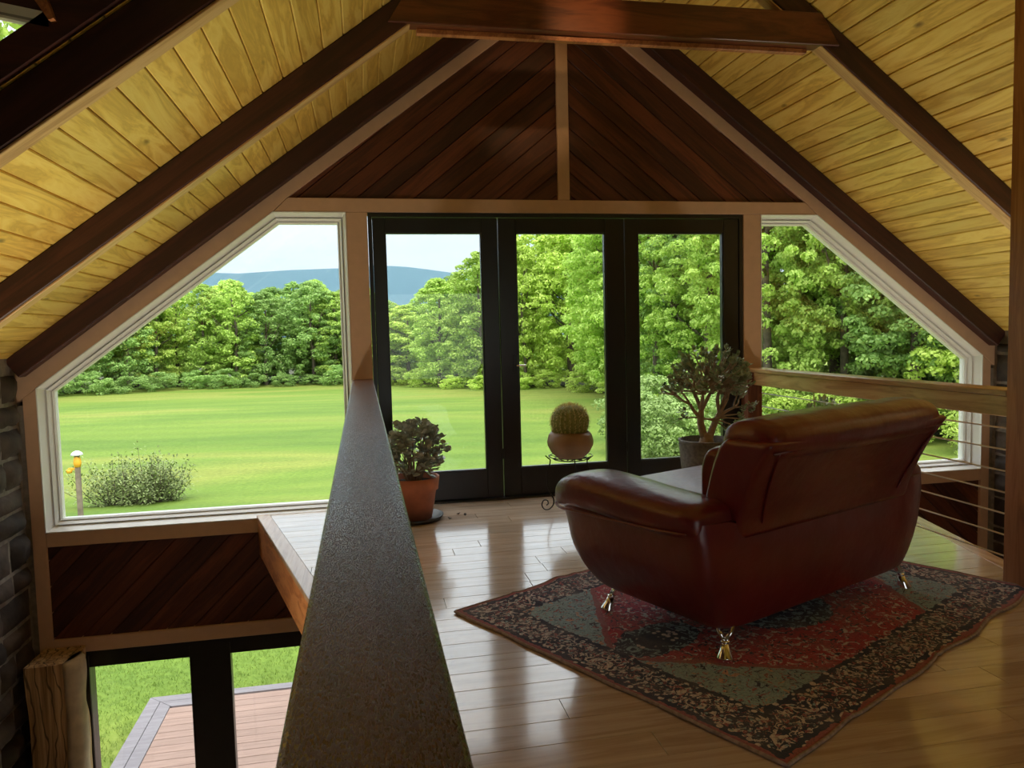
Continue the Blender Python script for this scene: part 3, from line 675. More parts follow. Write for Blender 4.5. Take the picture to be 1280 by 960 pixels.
# ------------------------------------------------------------------ uplighter fill lamps added below the loft, unseen, to brighten the room
def uplighter(x,y,lab,en):
    t=thing('fill_lamp',lab,'lamp',(x,y,ZG))
    obj('base',lathe([(.001,0),(.14,0),(.14,.02),(.02,.035),(.001,.035)],28),M['lampshade'],t);obj('pole',tube_me([(0,0,.03),(0,0,1.62)],.012,10),M['lampshade'],t)
    obj('fill_lamp_shade',lathe([(.03,1.60),(.12,1.66),(.19,1.76),(.185,1.76),(.115,1.67),(.03,1.615)],32,False),M['lampshade'],t)
    obj('bulb',lathe([(.001,1.63),(.04,1.65),(.045,1.70),(.001,1.73)],16),M['bulb'],t)
    d=bpy.data.lights.new('fill_uplight','AREA');d.shape='DISK';d.size=.26;d.energy=en;d.color=(1,.89,.68);d.spread=math.radians(125)
    o=bpy.data.objects.new('fill_uplight',d);link(o,t);o.location=(0,0,1.765);o.rotation_euler=(PI,0,0)
UP=30
M['bulb']=plain('fill_lamp_bulb',(1,.9,.7),.4,bumps=0);bb_=M['bulb'].node_tree.nodes['Principled BSDF'];bb_.inputs['Emission Color'].default_value=(1,.8,.5,1);bb_.inputs['Emission Strength'].default_value=10
uplighter(-2.75,-2.3,'black uplighter fill lamp added on the ground floor, left of the loft, below the view',UP)
uplighter(2.75,-2.3,'black uplighter fill lamp added on the ground floor, right of the loft, hidden from view',UP)
# ------------------------------------------------------------------ spot lamp fixed to the near collar tie, above the picture
lm=thing('spot_lamp','small black spot lamp under the near collar tie, above the frame','lamp',(-.24,-2.83,3.09))
obj('canopy',lathe([(.045,0),(.045,-.02),(.02,-.025)],20),M['lampshade'],lm)
obj('lamp_head',lathe([(.03,-.03),(.045,-.05),(.05,-.13)],20,False),M['lampshade'],lm)
bulb_m,n_,l_,b_=new_mat('lamp_bulb');b_.inputs['Emission Color'].default_value=(1,.72,.4,1);b_.inputs['Emission Strength'].default_value=8
obj('bulb',lathe([(.001,-.125),(.028,-.12),(.03,-.08),(.001,-.07)],16),bulb_m,lm)
spd=bpy.data.lights.new('spot_lamp_light','SPOT');spd.energy=45;spd.color=(1,.60,.28);spd.spot_size=math.radians(24);spd.spot_blend=1;spd.shadow_soft_size=.03
spo=bpy.data.objects.new('spot_lamp_light',spd);link(spo,lm);spo.location=(0,.085,-.09);spo.rotation_euler=(Vector((0,-1.38,.02))).to_track_quat('Z','Y').to_euler()

# ------------------------------------------------------------------ red leather loveseat
def catmull(st,n):
    st=np.array(st,float);out=[]
    P=np.vstack([2*st[0]-st[1],st,2*st[-1]-st[-2]])
    for i in range(1,len(P)-2):
        for k in range(n):
            t=k/n;a,b_,c,d=P[i-1],P[i],P[i+1],P[i+2]
            out.append(.5*((2*b_)+(-a+c)*t+(2*a-5*b_+4*c-d)*t*t+(-a+3*b_-3*c+d)*t**3))
    out.append(P[-2]);return out
def sup(c,s_,e): return math.copysign(abs(c)**(2/e),c),math.copysign(abs(s_)**(2/e),s_)
RUGZ=.012
sofa=thing('loveseat','oxblood red leather loveseat on chrome legs, seen from behind on the oriental rug','sofa',(.2177,-2.433,RUGZ),math.radians(23.46))
def shell():
    st=catmull([(.098,.60,-.30,.26),(.104,.635,-.325,.29),(.125,.672,-.335,.37),(.20,.722,-.347,.428),(.30,.762,-.358,.466),(.40,.782,-.362,.476),(.47,.797,-.360,.484),(.53,.797,-.355,.478)],4)
    rings=[];n=176
    for z,a,vb,vf in st:
        r=[]
        for i in range(n):
            t=2*PI*i/n;c,s_=math.cos(t),math.sin(t)
            cu,sv=sup(c,s_,13);u=a*cu;v=(vf+vb)/2+(vf-vb)/2*sv
            zz=z
            if v<0: # rear top edge dips in the middle
                k=max(0,min(1,(z-.30)/.23));m=max(0,min(1,(.66-abs(u))/.2));m=m*m*(3-2*m);zz=z-.075*k*m*min(1,max(0,-v/.3))
            r.append((u,v,zz))
        rings.append(r)
    v,f=loft(rings);me=mesh('body',v,f,True);return me
body=obj('body',shell(),M['leather'],sofa)
cut=obj('cut',box_me(-.525,.525,-.20,1,.335,1));md=body.modifiers.new('b','BOOLEAN');md.operation='DIFFERENCE';md.object=cut;md.solver='EXACT'
dg=bpy.context.evaluated_depsgraph_get();dg.update();me2=bpy.data.meshes.new_from_object(body.evaluated_get(dg));body.modifiers.clear();body.data=me2
bpy.data.objects.remove(cut)
try: body.data.shade_auto_smooth
except Exception: pass
def auto_sharp(me,deg):
    bm=bmesh.new();bm.from_mesh(me)
    for e in bm.edges:
        if len(e.link_faces)==2 and e.calc_face_angle(0)>math.radians(deg): e.smooth=False
    for f_ in bm.faces: f_.smooth=True
    bm.to_mesh(me);bm.free()
auto_sharp(body.data,40)
def pillow(stations,axis,e=2.6,n=40):
    """stations: (pos, centre_a, centre_z, half_a, half_z); axis v: a is u; axis u: a is v"""
    rings=[]
    for p,ca,cz,ha,hz in stations:
        r=[]
        for i in range(n):
            t=2*PI*i/n;c,s_=sup(math.cos(t),math.sin(t),e)
            a=ca+ha*c;z=cz+hz*s_
            r.append((a,p,z) if axis=='v' else (p,a,z))
        rings.append(r)
    v,f=loft(rings);me=mesh('pillow',v,f,True)
    bm=bmesh.new();bm.from_mesh(me);bmesh.ops.recalc_face_normals(bm,faces=bm.faces);bm.to_mesh(me);bm.free();return me
for s in (-1,1):
    st=catmull([(.505,s*.66,.505,.06,.012),(.502,s*.66,.507,.105,.04),(.485,s*.662,.515,.132,.062),(.44,s*.665,.53,.148,.078),(.34,s*.667,.543,.152,.082),(.2,s*.667,.540,.152,.080),(.0,s*.667,.528,.152,.078),(-.18,s*.667,.522,.15,.076),(-.28,s*.665,.522,.14,.07),(-.325,s*.662,.520,.115,.05),(-.335,s*.66,.518,.06,.015)],4)
    a=obj('arm_pad',pillow(st,'v',2.9),M['leather'],sofa)
    # stitched welt round the bottom of the pad
    pts=[];pr=[(-.30,.497),(-.1,.485),(.1,.478),(.3,.474),(.44,.468),(.488,.478)]
    for v_,z_ in catmull([(q[0],q[1]) for q in pr],6): pts.append((s*(.817-.03*max(0,(v_-.38)/.11)**2),v_,z_))
    obj('welt',tube_me(pts,.006,8),M['leather'],a)
    c=obj('seat_cushion',box_me(min(0,s*.522),max(0,s*.522),-.20,.49,.33,.468,.05,5,True),M['leather'],sofa)
    obj('back_cushion',pillow(catmull([(s*.01,-.17,.60,.02,.10),(s*.03,-.17,.61,.06,.15),(s*.27,-.17,.615,.075,.16),(s*.50,-.17,.61,.06,.15),(s*.52,-.17,.60,.02,.10)],4),'u',3),M['leather'],sofa)
def back_shell():
    st=catmull([(.455,.60,-.362,-.17),(.52,.605,-.376,-.18),(.60,.610,-.408,-.20),(.70,.616,-.455,-.23),(.78,.622,-.505,-.265),(.812,.624,-.525,-.29),(.828,.612,-.522,-.31),(.834,.57,-.495,-.33)],4)
    rings=[];n=140
    for z,a,vb,vf in st:
        r=[]
        for i in range(n):
            t=2*PI*i/n;cu,sv=sup(math.cos(t),math.sin(t),13)
            r.append((a*cu,(vf+vb)/2+(vf-vb)/2*sv,z))
        rings.append(r)
    v,f=loft(rings);me=mesh('backrest',v,f,True);return me
bk=obj('backrest',back_shell(),M['leather'],sofa)
for s in (-1,1):
    pts=[(s*.556,-.508,.79),(s*.53,-.457,.695),(s*.505,-.411,.60),(s*.485,-.383,.53),(s*.475,-.372,.50)]
    obj('welt',tube_me(catmull(pts,4),.0045,6),M['leather'],bk)
obj('welt',tube_me([(-.60,-.515,.79),(-.3,-.519,.797),(0,-.520,.80),(.3,-.519,.797),(.60,-.515,.79)],.004,6),M['leather'],bk)
hr=[(.600,-.385,.790,.02,.02),(.597,-.385,.800,.075,.055),(.580,-.388,.812,.108,.074),(.545,-.392,.820,.124,.082),(.47,-.395,.823,.130,.085),(.25,-.398,.825,.133,.087)]
st=catmull([(-a_,b_,c_,d_,e_) for a_,b_,c_,d_,e_ in hr]+[(0,-.40,.825,.133,.087)]+hr[::-1],5)
me=pillow(st,'u',2.3)
for v in me.vertices:      # the roll leans back with the backrest; small puckers near its ends
    v.co.z+= .25*(-.41-v.co.y)*0+ .006*noise.noise(Vector((v.co.x*9,v.co.y*4,v.co.z*4)))
    if abs(v.co.x)>.5: v.co.z+=.004*math.sin(v.co.x*140)*max(0,(abs(v.co.x)-.5)/.17)
obj('headrest_roll',me,M['leather'],sofa)
for su in (-1,1):
    for sv in (-1,1):
        V=[];P0=Vector((su*.635,sv*.325,0));Pk=Vector((su*.622,sv*.315,.062));Pt=Vector((su*.585,sv*.285,.145))
        parts=[tube([P0,P0+(Pk-P0)*.08,P0+(Pk-P0)*.55,Pk],[.034,.034,.020,.012],16),tube([Pk-Vector((0,0,.006)),Pk,Pk+Vector((0,0,.006))],[.014,.019,.014],14)]
        side=Vector((-(Pt-Pk).y,(Pt-Pk).x,0)).normalized()
        for q in (-1,1): parts.append(tube([Pk,Pk+(Pt-Pk)*.35+side*q*.022,Pk+(Pt-Pk)*.75+side*q*.030,Pt+side*q*.030+Vector((0,0,.01))],[.011,.011,.010,.010],10))
        parts.append(tube([Pt-Vector((0,0,.012)),Pt+Vector((0,0,.012))],[.042,.044],16))
        v,f=join_vf(parts);obj('leg',mesh('leg',v,f,True),M['chrome'],sofa)
# ------------------------------------------------------------------ rug
RX,RY=2.12,1.62
rug=thing('rug','worn oriental rug with red diamond, teal field and navy border','rug',(-.385,-3.653,0),math.radians(28.5))
def rugz(x,y):
    z=.004
    for xc,h,w in ((.36,.013,.014),(.42,-.003,.03),(1.02,.012,.015),(1.66,.010,.016)): z+=h*math.exp(-((x-xc+.03*(y-.8))/w)**2)*(.5+.5*max(0,1-y/RY))
    z+=.010*math.exp(-((x-.62)/.05)**2)*math.exp(-((RY-y)/.10)**2)+.008*math.exp(-((x-.74)/.03)**2)*math.exp(-((RY-y)/.08)**2)
    ed=min(x,y,RX-x,RY-y); z+=.006*max(0,1-ed/.12)*max(0,noise.noise(Vector((x*4,y*4,2))))
    return z
def rugp(x,y):
    ey=max(0,1-y/.3);ex=max(0,1-x/.3)
    return x+.010*noise.noise(Vector((0,y*5,1)))*ex, y+ey*(.016*noise.noise(Vector((x*4,0,4)))+.008*math.sin(x*13)*.5)
nx,ny=150,110;V=[];F=[]
for j in range(ny+1):
    for i in range(nx+1):
        x,y=RX*i/nx,RY*j/ny;px,py=rugp(x,y);V.append((px,py,rugz(x,y)+.006))
for j in range(ny):
    for i in range(nx): a=j*(nx+1)+i;F.append((a,a+1,a+nx+2,a+nx+1))
M['rug']=rug_mat(RX,RY)
rp=obj('pile',mesh('pile',V,F,True),M['rug'],rug);md=rp.modifiers.new('t','SOLIDIFY');md.thickness=.006;md.offset=-1
M['binding']=plain('rug_binding',(.34,.25,.21),.9,nscale=60,noise_amt=.3,bumps=.5)
per=[(x,0) for x in np.linspace(0,RX,70)]+[(RX,y) for y in np.linspace(0,RY,50)[1:]]+[(x,RY) for x in np.linspace(RX,0,70)[1:]]+[(0,y) for y in np.linspace(RY,0,50)[1:]]
pts=[]
for x,y in per: px,py=rugp(x,y);pts.append((px,py,rugz(x,y)+.003))
obj('binding',tube_me(pts,.0065,6),M['binding'],rug,label='pale bound edge')
# ------------------------------------------------------------------ leaves for house plants
def leaf_vf(c,d,up_,ln,wd,tk):
    d=d.normalized();sd=d.cross(up_);sd=sd.normalized() if sd.length>1e-4 else Vector((1,0,0));nn=sd.cross(d).normalized()
    pr=[(.05,0),(.35,.38),(.7,.5),(.95,.22),(.95,-.22),(.7,-.5),(.35,-.38)]
    v=[c+d*(ln*a)+sd*(wd*b_)+nn*(tk*.8*(a*a)) for a,b_ in pr]+[c+d*ln*.6+nn*(tk*.1),c+d*ln*.6-nn*tk*.6]
    n=len(pr);f=[]
    for i in range(n): j=(i+1)%n;f.append((i,j,n));f.append((j,i,n+1))
    return [tuple(q) for q in v],f
def jade_crown(rnd,tips,ln,wd,per_tip,spread=1):
    parts=[]
    for tip,dr in tips:
        for k in range(per_tip):
            az=rnd.random()*2*PI;el=rnd.uniform(-.25,1.15)
            o=Vector((math.cos(az)*math.cos(el),math.sin(az)*math.cos(el),math.sin(el)))
            d=(o+dr*.45).normalized();q=rnd.uniform(.75,1.15)
            c=tip-dr*rnd.uniform(0,.045)*spread
            parts.append(leaf_vf(c,d,Vector((rnd.uniform(-.5,.5),rnd.uniform(-.5,.5),1)),ln*q,wd*q,.007))
    return join_vf(parts)
# terracotta pot plant by the left rail end
rnd=random.Random(4)
p1=thing('potted_jade_plant','round silvery jade plant in a terracotta pot on a black saucer, left of the doors','plant',(-1.215,-.44,0))
obj('saucer',lathe([(.001,.004),(.165,.004),(.19,.032),(.197,.032),(.175,0),(.001,0)],40),M['saucer'],p1)
po=obj('pot',lathe([(.001,.012),(.118,.012),(.152,.205),(.166,.207),(.176,.292),(.160,.294),(.15,.25),(.001,.25)],40),M['terracotta'],p1)
obj('soil',lathe([(.001,.262),(.149,.255),(.149,.25)],24,False),M['soil'],po)
tips=[];stems=[]
for k in range(190):
    az=rnd.random()*2*PI;el=math.asin(rnd.uniform(-.8,1));rr_=rnd.uniform(.65,1)
    o=Vector((math.cos(az)*math.cos(el)*.245,math.sin(az)*math.cos(el)*.22,math.sin(el)*.215))*rr_
    c=Vector((.0,0,.47));tp_=c+o;tips.append((tp_,o.normalized()))
    if k%3==0:
        b0=Vector((o.x*.2,o.y*.2,.25));stems.append(tube(catmull([b0,(b0+c+o*.3)/2+Vector((o.x*.2,o.y*.2,0)),tp_],3),[.006]*3+[.003]*4,5))
v,f=jade_crown(rnd,tips,.046,.040,6);obj('foliage',mesh('foliage',v,f),M['jade2'],p1,kind='stuff')
v,f=join_vf(stems);obj('stems',mesh('stems',v,f,True),M['jadebark'],p1,kind='stuff')
# dry leaves on the floor
for k,(x,y) in enumerate(((-.93,-.40),(-.87,-.47),(-.965,-.52))):
    v,f=leaf_vf(Vector((0,0,.004)),Vector((1,.3*k,0)),Vector((0,.3,1)),.035,.02,.012)
    o=obj('fallen_leaf',mesh('leaf',v,f,True),M['soil'],loc=(x,y,.004),rot=(0,0,k*1.3));tag(o,'small dry brown leaf fallen on the floor by the terracotta pot','leaf','dry leaves on the floor')
# small leafy tree in a dark pot
p2=thing('potted_jade_tree','tall branching jade tree in a dark concrete pot, before the right door','plant',(.84,-.60,0))
po=obj('pot',lathe([(.001,0),(.125,0),(.150,.06),(.176,.26),(.192,.44),(.197,.462),(.182,.466),(.174,.42),(.001,.42)],44),M['concrete_pot'],p2)
obj('soil',lathe([(.001,.43),(.174,.425),(.174,.42)],24,False),M['soil'],po)
rnd=random.Random(21);stems=[];tips=[]
def branch(p,d,ln,r,lvl):
    q=p+d*ln;mid=(p+q)/2+Vector((rnd.uniform(-1,1),rnd.uniform(-1,1),rnd.uniform(-.3,.6)))*ln*.10
    r2=r*.68;stems.append(tube(catmull([p,mid,q],3),[r,r*.95,r*.9,r*.85,r*.8,r*.74,r2],7))
    if lvl==0: tips.append((q,d));return
    for k in range(3 if lvl>1 else 4):
        nd=(d+Vector((rnd.gauss(0,.55),rnd.gauss(0,.5),rnd.gauss(.08,.34)))).normalized();branch(q,nd,ln*rnd.uniform(.62,.9),r2*.8,lvl-1)
base0=Vector((0,0,.42))
stems.append(tube([base0,base0+Vector((.0,0,.045)),base0+Vector((.005,0,.085))],[.062,.046,.040],10))
branch(Vector((-.015,0,.47)),Vector((-.12,0,1)).normalized(),.20,.030,3)
branch(Vector((.02,0,.47)),Vector((.45,.05,.9)).normalized(),.19,.028,3)
branch(Vector((-.02,0,.60)),Vector((-.55,.1,.65)).normalized(),.15,.016,2)
branch(Vector((.10,0,.62)),Vector((.75,.1,.35)).normalized(),.13,.013,2)
for k in range(150):   # outer shell of the crown
    az=rnd.random()*2*PI;el=math.asin(rnd.uniform(-.4,1));o=Vector((math.cos(az)*math.cos(el)*.31,math.sin(az)*math.cos(el)*.24,math.sin(el)*.27));q=Vector((.045,0,.875))+o*rnd.uniform(.75,1)
    tips.append((q,o.normalized()));i0=Vector((.03,0,.80))+o*.25;stems.append(tube([i0,(i0+q)/2+Vector((0,0,.01)),q],[.0035,.003,.002],5))
for q in (Vector((-.20,0,.62)),Vector((.24,-.03,.60)),Vector((.28,.0,.63)),Vector((.15,-.05,.52)),Vector((.2,-.02,.55))):
    stems.append(tube([Vector((.03,0,.60)),(q+Vector((.03,0,.62)))/2,q],[.008,.006,.004],5))
    for k in range(3): tips.append((q+Vector((rnd.uniform(-.04,.04),rnd.uniform(-.04,.04),rnd.uniform(-.05,.05))),Vector((0,0,-.3))))
v,f=jade_crown(rnd,tips,.038,.026,6);obj('foliage',mesh('foliage',v,f),M['jade'],p2,kind='stuff')
v,f=join_vf(stems);obj('trunk',mesh('trunk',v,f,True),M['jadebark'],p2)
# jade plant outside the right railing
p3=thing('potted_jade_plant','low dark jade plant beyond the right railing, its top showing over the loveseat','plant',(1.90,-.33,0))
po=obj('pot',lathe([(.001,0),(.11,0),(.15,.2),(.165,.24),(.15,.25),(.001,.23)],36),M['terracotta'],p3);rnd=random.Random(9);tips=[];stems=[]
for k in range(90):
    az=rnd.random()*2*PI;el=math.asin(rnd.uniform(-.1,1));o=Vector((math.cos(az)*math.cos(el)*.30,math.sin(az)*math.cos(el)*.20,math.sin(el)*.34))*rnd.uniform(.6,1)
    q=Vector((.0,0,.36))+o;tips.append((q,o.normalized()))
    if k%3==0: stems.append(tube([Vector((o.x*.1,o.y*.1,.23)),Vector((o.x*.5,o.y*.5,.36+o.z*.4)),q],[.009,.007,.004],5))
tips.append((Vector((-.05,0,.75)),Vector((0,0,1))));stems.append(tube([Vector((-.03,0,.5)),Vector((-.05,0,.75))],[.006,.004],5))
v,f=jade_crown(rnd,tips,.045,.028,8);obj('foliage',mesh('foliage',v,f),M['jade'],p3,kind='stuff')
v,f=join_vf(stems);obj('stems',mesh('stems',v,f,True),M['jadebark'],p3,kind='stuff')
# ------------------------------------------------------------------ cactus, its pot and the iron stand
CX,CY=-.112,-.44
std=thing('plant_stand','black wrought iron plant stand with scrolled feet under the cactus pot','stand',(CX,CY,0))
ring_=lambda r,z,rad=.004:tube_me([(r*math.cos(a),r*math.sin(a),z) for a in np.linspace(0,2*PI,41)],rad,6)
obj('ring',ring_(.118,.352),M['iron'],std);obj('ring',ring_(.155,.372,.003),M['iron'],std)
obj('cross_bars',(lambda vf:mesh('bars',vf[0],vf[1],True))(join_vf([tube([(-.118*math.cos(a),-.118*math.sin(a),.352),(.118*math.cos(a),.118*math.sin(a),.352)],.003,6) for a in (0,PI/3,2*PI/3)])),M['iron'],std)
for k,a in enumerate((PI*1.02,PI*1.02+2*PI/3,PI*1.02-2*PI/3)):
    e=Vector((math.cos(a),math.sin(a),0));pr=[(.185,.385),(.165,.366),(.150,.352),(.158,.31),(.178,.25),(.172,.17),(.150,.11),(.132,.075),(.135,.035),(.165,.006),(.200,.008),(.218,.040),(.205,.070),(.178,.068),(.172,.045),(.186,.035)]
    obj('leg',tube_me([tuple(e*r+Vector((0,0,z))) for r,z in catmull(pr,4)],.0045,7),M['iron'],std)
    obj('tray_scroll',tube_me([tuple(Vector((math.cos(a+t)*(.118+.037*math.sin(t*3)**2),math.sin(a+t)*(.118+.037*math.sin(t*3)**2),.352+.02*math.sin(t*3)**2))) for t in np.linspace(0,2*PI/3,21)],.0028,6),M['iron'],std)
cp=thing('potted_cactus','round golden barrel cactus in a round brown pot on the iron stand','cactus',(CX,CY,.356))
obj('pot',lathe([(.001,0),(.085,0),(.092,.006),(.135,.045),(.160,.095),(.163,.12),(.152,.165),(.135,.188),(.125,.188),(.128,.17),(.001,.165)],44),M['brownpot'],cp)
V=[];F=[];ns,nr,ribs=120,28,24;parts=[];rnd=random.Random(2)
for j in range(nr+1):
    ph=-.45*PI+ (j/nr)*.95*PI
    for i in range(ns):
        a=2*PI*i/ns;rib=1+.07*(abs(math.cos(a*ribs/2))-.5)
        r=.128*math.cos(ph)**.8 if math.cos(ph)>0 else 0
        V.append((r*rib*math.cos(a),r*rib*math.sin(a),.255+.118*math.sin(ph)-.012*math.exp(-(r/.03)**2)*(j>nr/2)))
for j in range(nr):
    for i in range(ns): a=j*ns+i;b_=j*ns+(i+1)%ns;F.append((a,b_,b_+ns,a+ns))
cb=obj('cactus_body',mesh('cactus',V,F,True),M['cactus'],cp)
for k in range(ribs):
    a=2*PI*k/ribs
    for j in range(15):
        ph=-.25*PI+j/14*.74*PI;r=.130*max(.02,math.cos(ph))**.8*1.035;c=Vector((r*math.cos(a),r*math.sin(a),.255+.119*math.sin(ph)));n0=Vector((math.cos(a)*math.cos(ph),math.sin(a)*math.cos(ph),math.sin(ph)))
        for q in range(8):
            d=(n0*.55+Vector((rnd.gauss(0,.5),rnd.gauss(0,.5),rnd.gauss(0,.5)))).normalized();s_=d.cross(Vector((.3,.2,1))).normalized()*.0019
            parts.append(([tuple(c+s_),tuple(c-s_),tuple(c+d*rnd.uniform(.018,.034))],[(0,1,2)]))
v,f=join_vf(parts);obj('spines',mesh('spines',v,f),M['spine'],cp,kind='stuff')
# =================================================================== outdoors
GZ=-3.25
def gz(x,y):
    d=max(0,min(1,(y-4)/25)); return GZ+d*(.12*math.sin(x*.11+y*.07)+.10*math.sin(y*.16-x*.05+1))+ (.35*math.exp(-((y-(13.4+.10*(x+9)))/2.6)**2)*math.exp(-((x+9)/9)**2))
V=[];F=[];xs=np.concatenate([np.linspace(-160,-24,24),np.linspace(-22,22,60),np.linspace(24,160,24)]);ys=np.concatenate([np.linspace(-70,0,10),np.linspace(1,30,60),np.linspace(32,240,44)])
for y in ys:
    for x in xs: V.append((x,y,gz(x,y)))
nxs=len(xs)
for j in range(len(ys)-1):
    for i in range(nxs-1): a=j*nxs+i;F.append((a,a+1,a+nxs+1,a+nxs))
lawn=obj('lawn',mesh('lawn',V,F,True),M['lawn']);lawn['kind']='structure';lawn['label']='wide mown bright green lawn'
# grass blades close to the house
rg=np.random.default_rng(5);NB=95000
gx=rg.uniform(-9.5,5.5,NB*2);gy=rg.uniform(.3,11,NB*2)
ok=~((gx>-4.2)&(gx<4.3)&(gy<4.0));gx,gy=gx[ok][:NB],gy[ok][:NB];n=len(gx)
zz=np.array([gz(a,b_) for a,b_ in zip(gx,gy)]);an=rg.uniform(0,2*PI,n);hh=rg.uniform(.025,.055,n);wd=.005;lx_=rg.normal(0,.025,n);ly_=rg.normal(0,.025,n)
VV=np.zeros((n,3,3));VV[:,0]=np.stack([gx+np.cos(an)*wd,gy+np.sin(an)*wd,zz-.01],1);VV[:,1]=np.stack([gx-np.cos(an)*wd,gy-np.sin(an)*wd,zz-.01],1);VV[:,2]=np.stack([gx+lx_,gy+ly_,zz+hh],1)
def fast_mesh(name,VV,k):
    n=len(VV);me=bpy.data.meshes.new(name);me.vertices.add(n*k);me.vertices.foreach_set('co',VV.reshape(-1).astype(np.float32))
    me.loops.add(n*k);me.loops.foreach_set('vertex_index',np.arange(n*k,dtype=np.int32));me.polygons.add(n);me.polygons.foreach_set('loop_start',np.arange(n,dtype=np.int32)*k);me.update(calc_edges=True);me.validate();return me
g_=obj('grass',fast_mesh('grass',VV,3),M['blade'],kind='stuff');g_['label']='short green grass growing round the deck';g_['category']='grass'
# deck
dk=struct('deck','pinkish composite deck with grey border boards outside the ground floor doors')
DZ=-3.02;x=0
obj('deck_base',box_me(-4.15,4.3,.17,3.93,GZ-.1,DZ-.03),M['siding'],dk)
for k in range(2):
    a=-4.17+k*.146;yt=3.95-k*.146
    obj('border_board',prism_xy([(a,.17),(a+.14,.17),(a+.14,yt-.14),(a,yt)],DZ-.03,DZ,.003),M['deck_b'],dk)
yt=3.95
for k in range(1):
    a=-4.17+k*.146;y_=3.95-k*.146
    obj('border_board',prism_xy([(a+.005,y_),(4.3,y_),(4.3,y_-.14),(a+.145,y_-.14)],DZ-.03,DZ,.003),M['deck_b'],dk)
x0=-4.17+2*.146;y=.17;rnd=random.Random(8)
obj('border_board',prism_xy([(-4.17+.151,3.95-.146),(-3.6,3.95-.146),(-3.6,3.66),(-4.17+.30,3.66)],DZ-.03,DZ,.003),M['deck_b'],dk)
while y<3.64:
    y2=min(y+.138,3.80);xb=x0+rnd.uniform(1.6,5)
    if y>3.5: x0=-3.595
    for a,b_ in ((x0,xb-.002),(xb+.002,4.3)): obj('deck_board',box_me(a,b_,y,y2,DZ-.03,DZ-.002,.003),M['deck'],dk)
    y+=.144
# outer skin of the house under / beside the gable
ext=struct('wall_outer','outside face of the house');
for s in (-1,1): obj('siding',box_me(min(s*3.75,s*4.1),max(s*3.75,s*4.1),.152,.20,GZ,1.2),M['siding'],ext)
# ---- trees
def foliage_mesh(name,seed,h,r,z0,ncl,nl,ls,clr,flat=1.0):
    rg=np.random.default_rng(seed)
    k=int(ncl);t_=rg.random(k);t_=t_**.85;an=rg.uniform(0,2*PI,k)
    prof=np.sin(np.clip(t_*.86+.14,0,1)*PI)**.55*np.where(t_<.35,.9,1)
    rad=np.where(rg.random(k)<.8,rg.uniform(.78,1.05,k),rg.uniform(.2,.8,k))*r*np.maximum(prof,.12)*(1+.18*np.sin(an*3+seed)+.1*np.sin(t_*9+seed))
    C=np.stack([np.cos(an)*rad,np.sin(an)*rad,z0+(h-z0)*t_],1)
    cr=clr*rg.uniform(.7,1.25,k)
    cr=cr*np.where(t_>.85,.8,1)
    C=np.repeat(C,nl,0);crr=np.repeat(cr,nl)
    d=rg.normal(size=(k*nl,3));d/=np.linalg.norm(d,axis=1)[:,None];fl=rg.random(k*nl)<.55;d[:,2]=np.where(fl,np.abs(d[:,2]),d[:,2])
    P=C+d*crr[:,None]*rg.uniform(.75,1.08,k*nl)[:,None]*np.array([1,1,.72*flat])
    nrm=d+rg.normal(size=d.shape)*.55+np.array([0,0,.35]);nrm/=np.linalg.norm(nrm,axis=1)[:,None]
    t=np.cross(nrm,rg.normal(size=d.shape));t/=np.linalg.norm(t,axis=1)[:,None];b_=np.cross(nrm,t)
    s=ls*rg.uniform(.6,1.3,k*nl)[:,None]
    Q=np.stack([P-t*s,P-b_*s*.6,P+t*s,P+b_*s*.6+nrm*s*.2],1)
    return fast_mesh(name,Q,4)
def trunk_mesh(h,r,seed):
    rnd=random.Random(seed);parts=[tube(catmull([(0,0,-.4),(rnd.uniform(-.1,.1),0,h*.25),(rnd.uniform(-.3,.3),rnd.uniform(-.2,.2),h*.55),(rnd.uniform(-.4,.4),0,h*.85)],3),[r*1.3,r*1.1,r,r*.95,r*.9,r*.8,r*.7,r*.6,r*.5,r*.3],7)]
    for k in range(7):
        a=rnd.random()*2*PI;z=h*rnd.uniform(.3,.65);l=h*.2;parts.append(tube([(0,0,z),(math.cos(a)*l*.6,math.sin(a)*l*.6,z+l*.4),(math.cos(a)*l,math.sin(a)*l,z+l)],[r*.4,r*.28,r*.12],5))
    v,f=join_vf(parts);return mesh('trunk',v,f,True)
H0_=10.
variants=[]
for k in range(6):
    variants.append((foliage_mesh('crown',k+1,H0_,2.5,.3 if k<4 else .6,[240,220,250,230,245,225][k],80,.10,.42,.9),trunk_mesh(H0_,.16,k)))
nearv=[(foliage_mesh('crown_near',k+31,H0_,2.6,.2 if k%2==0 else .5,450,95,.068,.31,.8),trunk_mesh(H0_,.17,k+9)) for k in range(4)]
for a,b_ in variants+nearv: b_.materials.append(M['bark'])
def tree(mesh_pair,mat,x,y,h,rz,w,label,group,nm='broadleaf_tree'):
    t=thing(nm,label,'tree',(x,y,gz(x,y)-.05),rz,group);t.scale=(w,w,h/H0_)
    key=(mesh_pair[0].name,mat)
    me=mcache.get(key)
    if me is None:
        me=mesh_pair[0].copy();me.materials.clear();me.materials.append(M[mat]);mcache[key]=me
    obj('foliage',me,None,t,kind='stuff');obj('trunk',mesh_pair[1],None,t);return t
mcache={}
CAMX,CAMY=-1.522,-5.526
azs=[-48,-30,-20,-11,0,3,6,9,15,18,21,24,27,30,35,42,50,66];ds=[66,70,72,75,74,71,65,61,59,51,43,38,36,34,33,31,30,29]
hs=[10,10,9.6,9.9,9.4,7.0,8.9,11.5,14,14.5,14.5,14,14,14,14,13.5,13,12]
rnd=random.Random(77)
tl=('leafy green tree in the even far treeline across the lawn, left of the doors','far treeline left')
tm=('tall rounded green tree of the wood rising behind the lawn, seen through the doors','wood behind the doors')
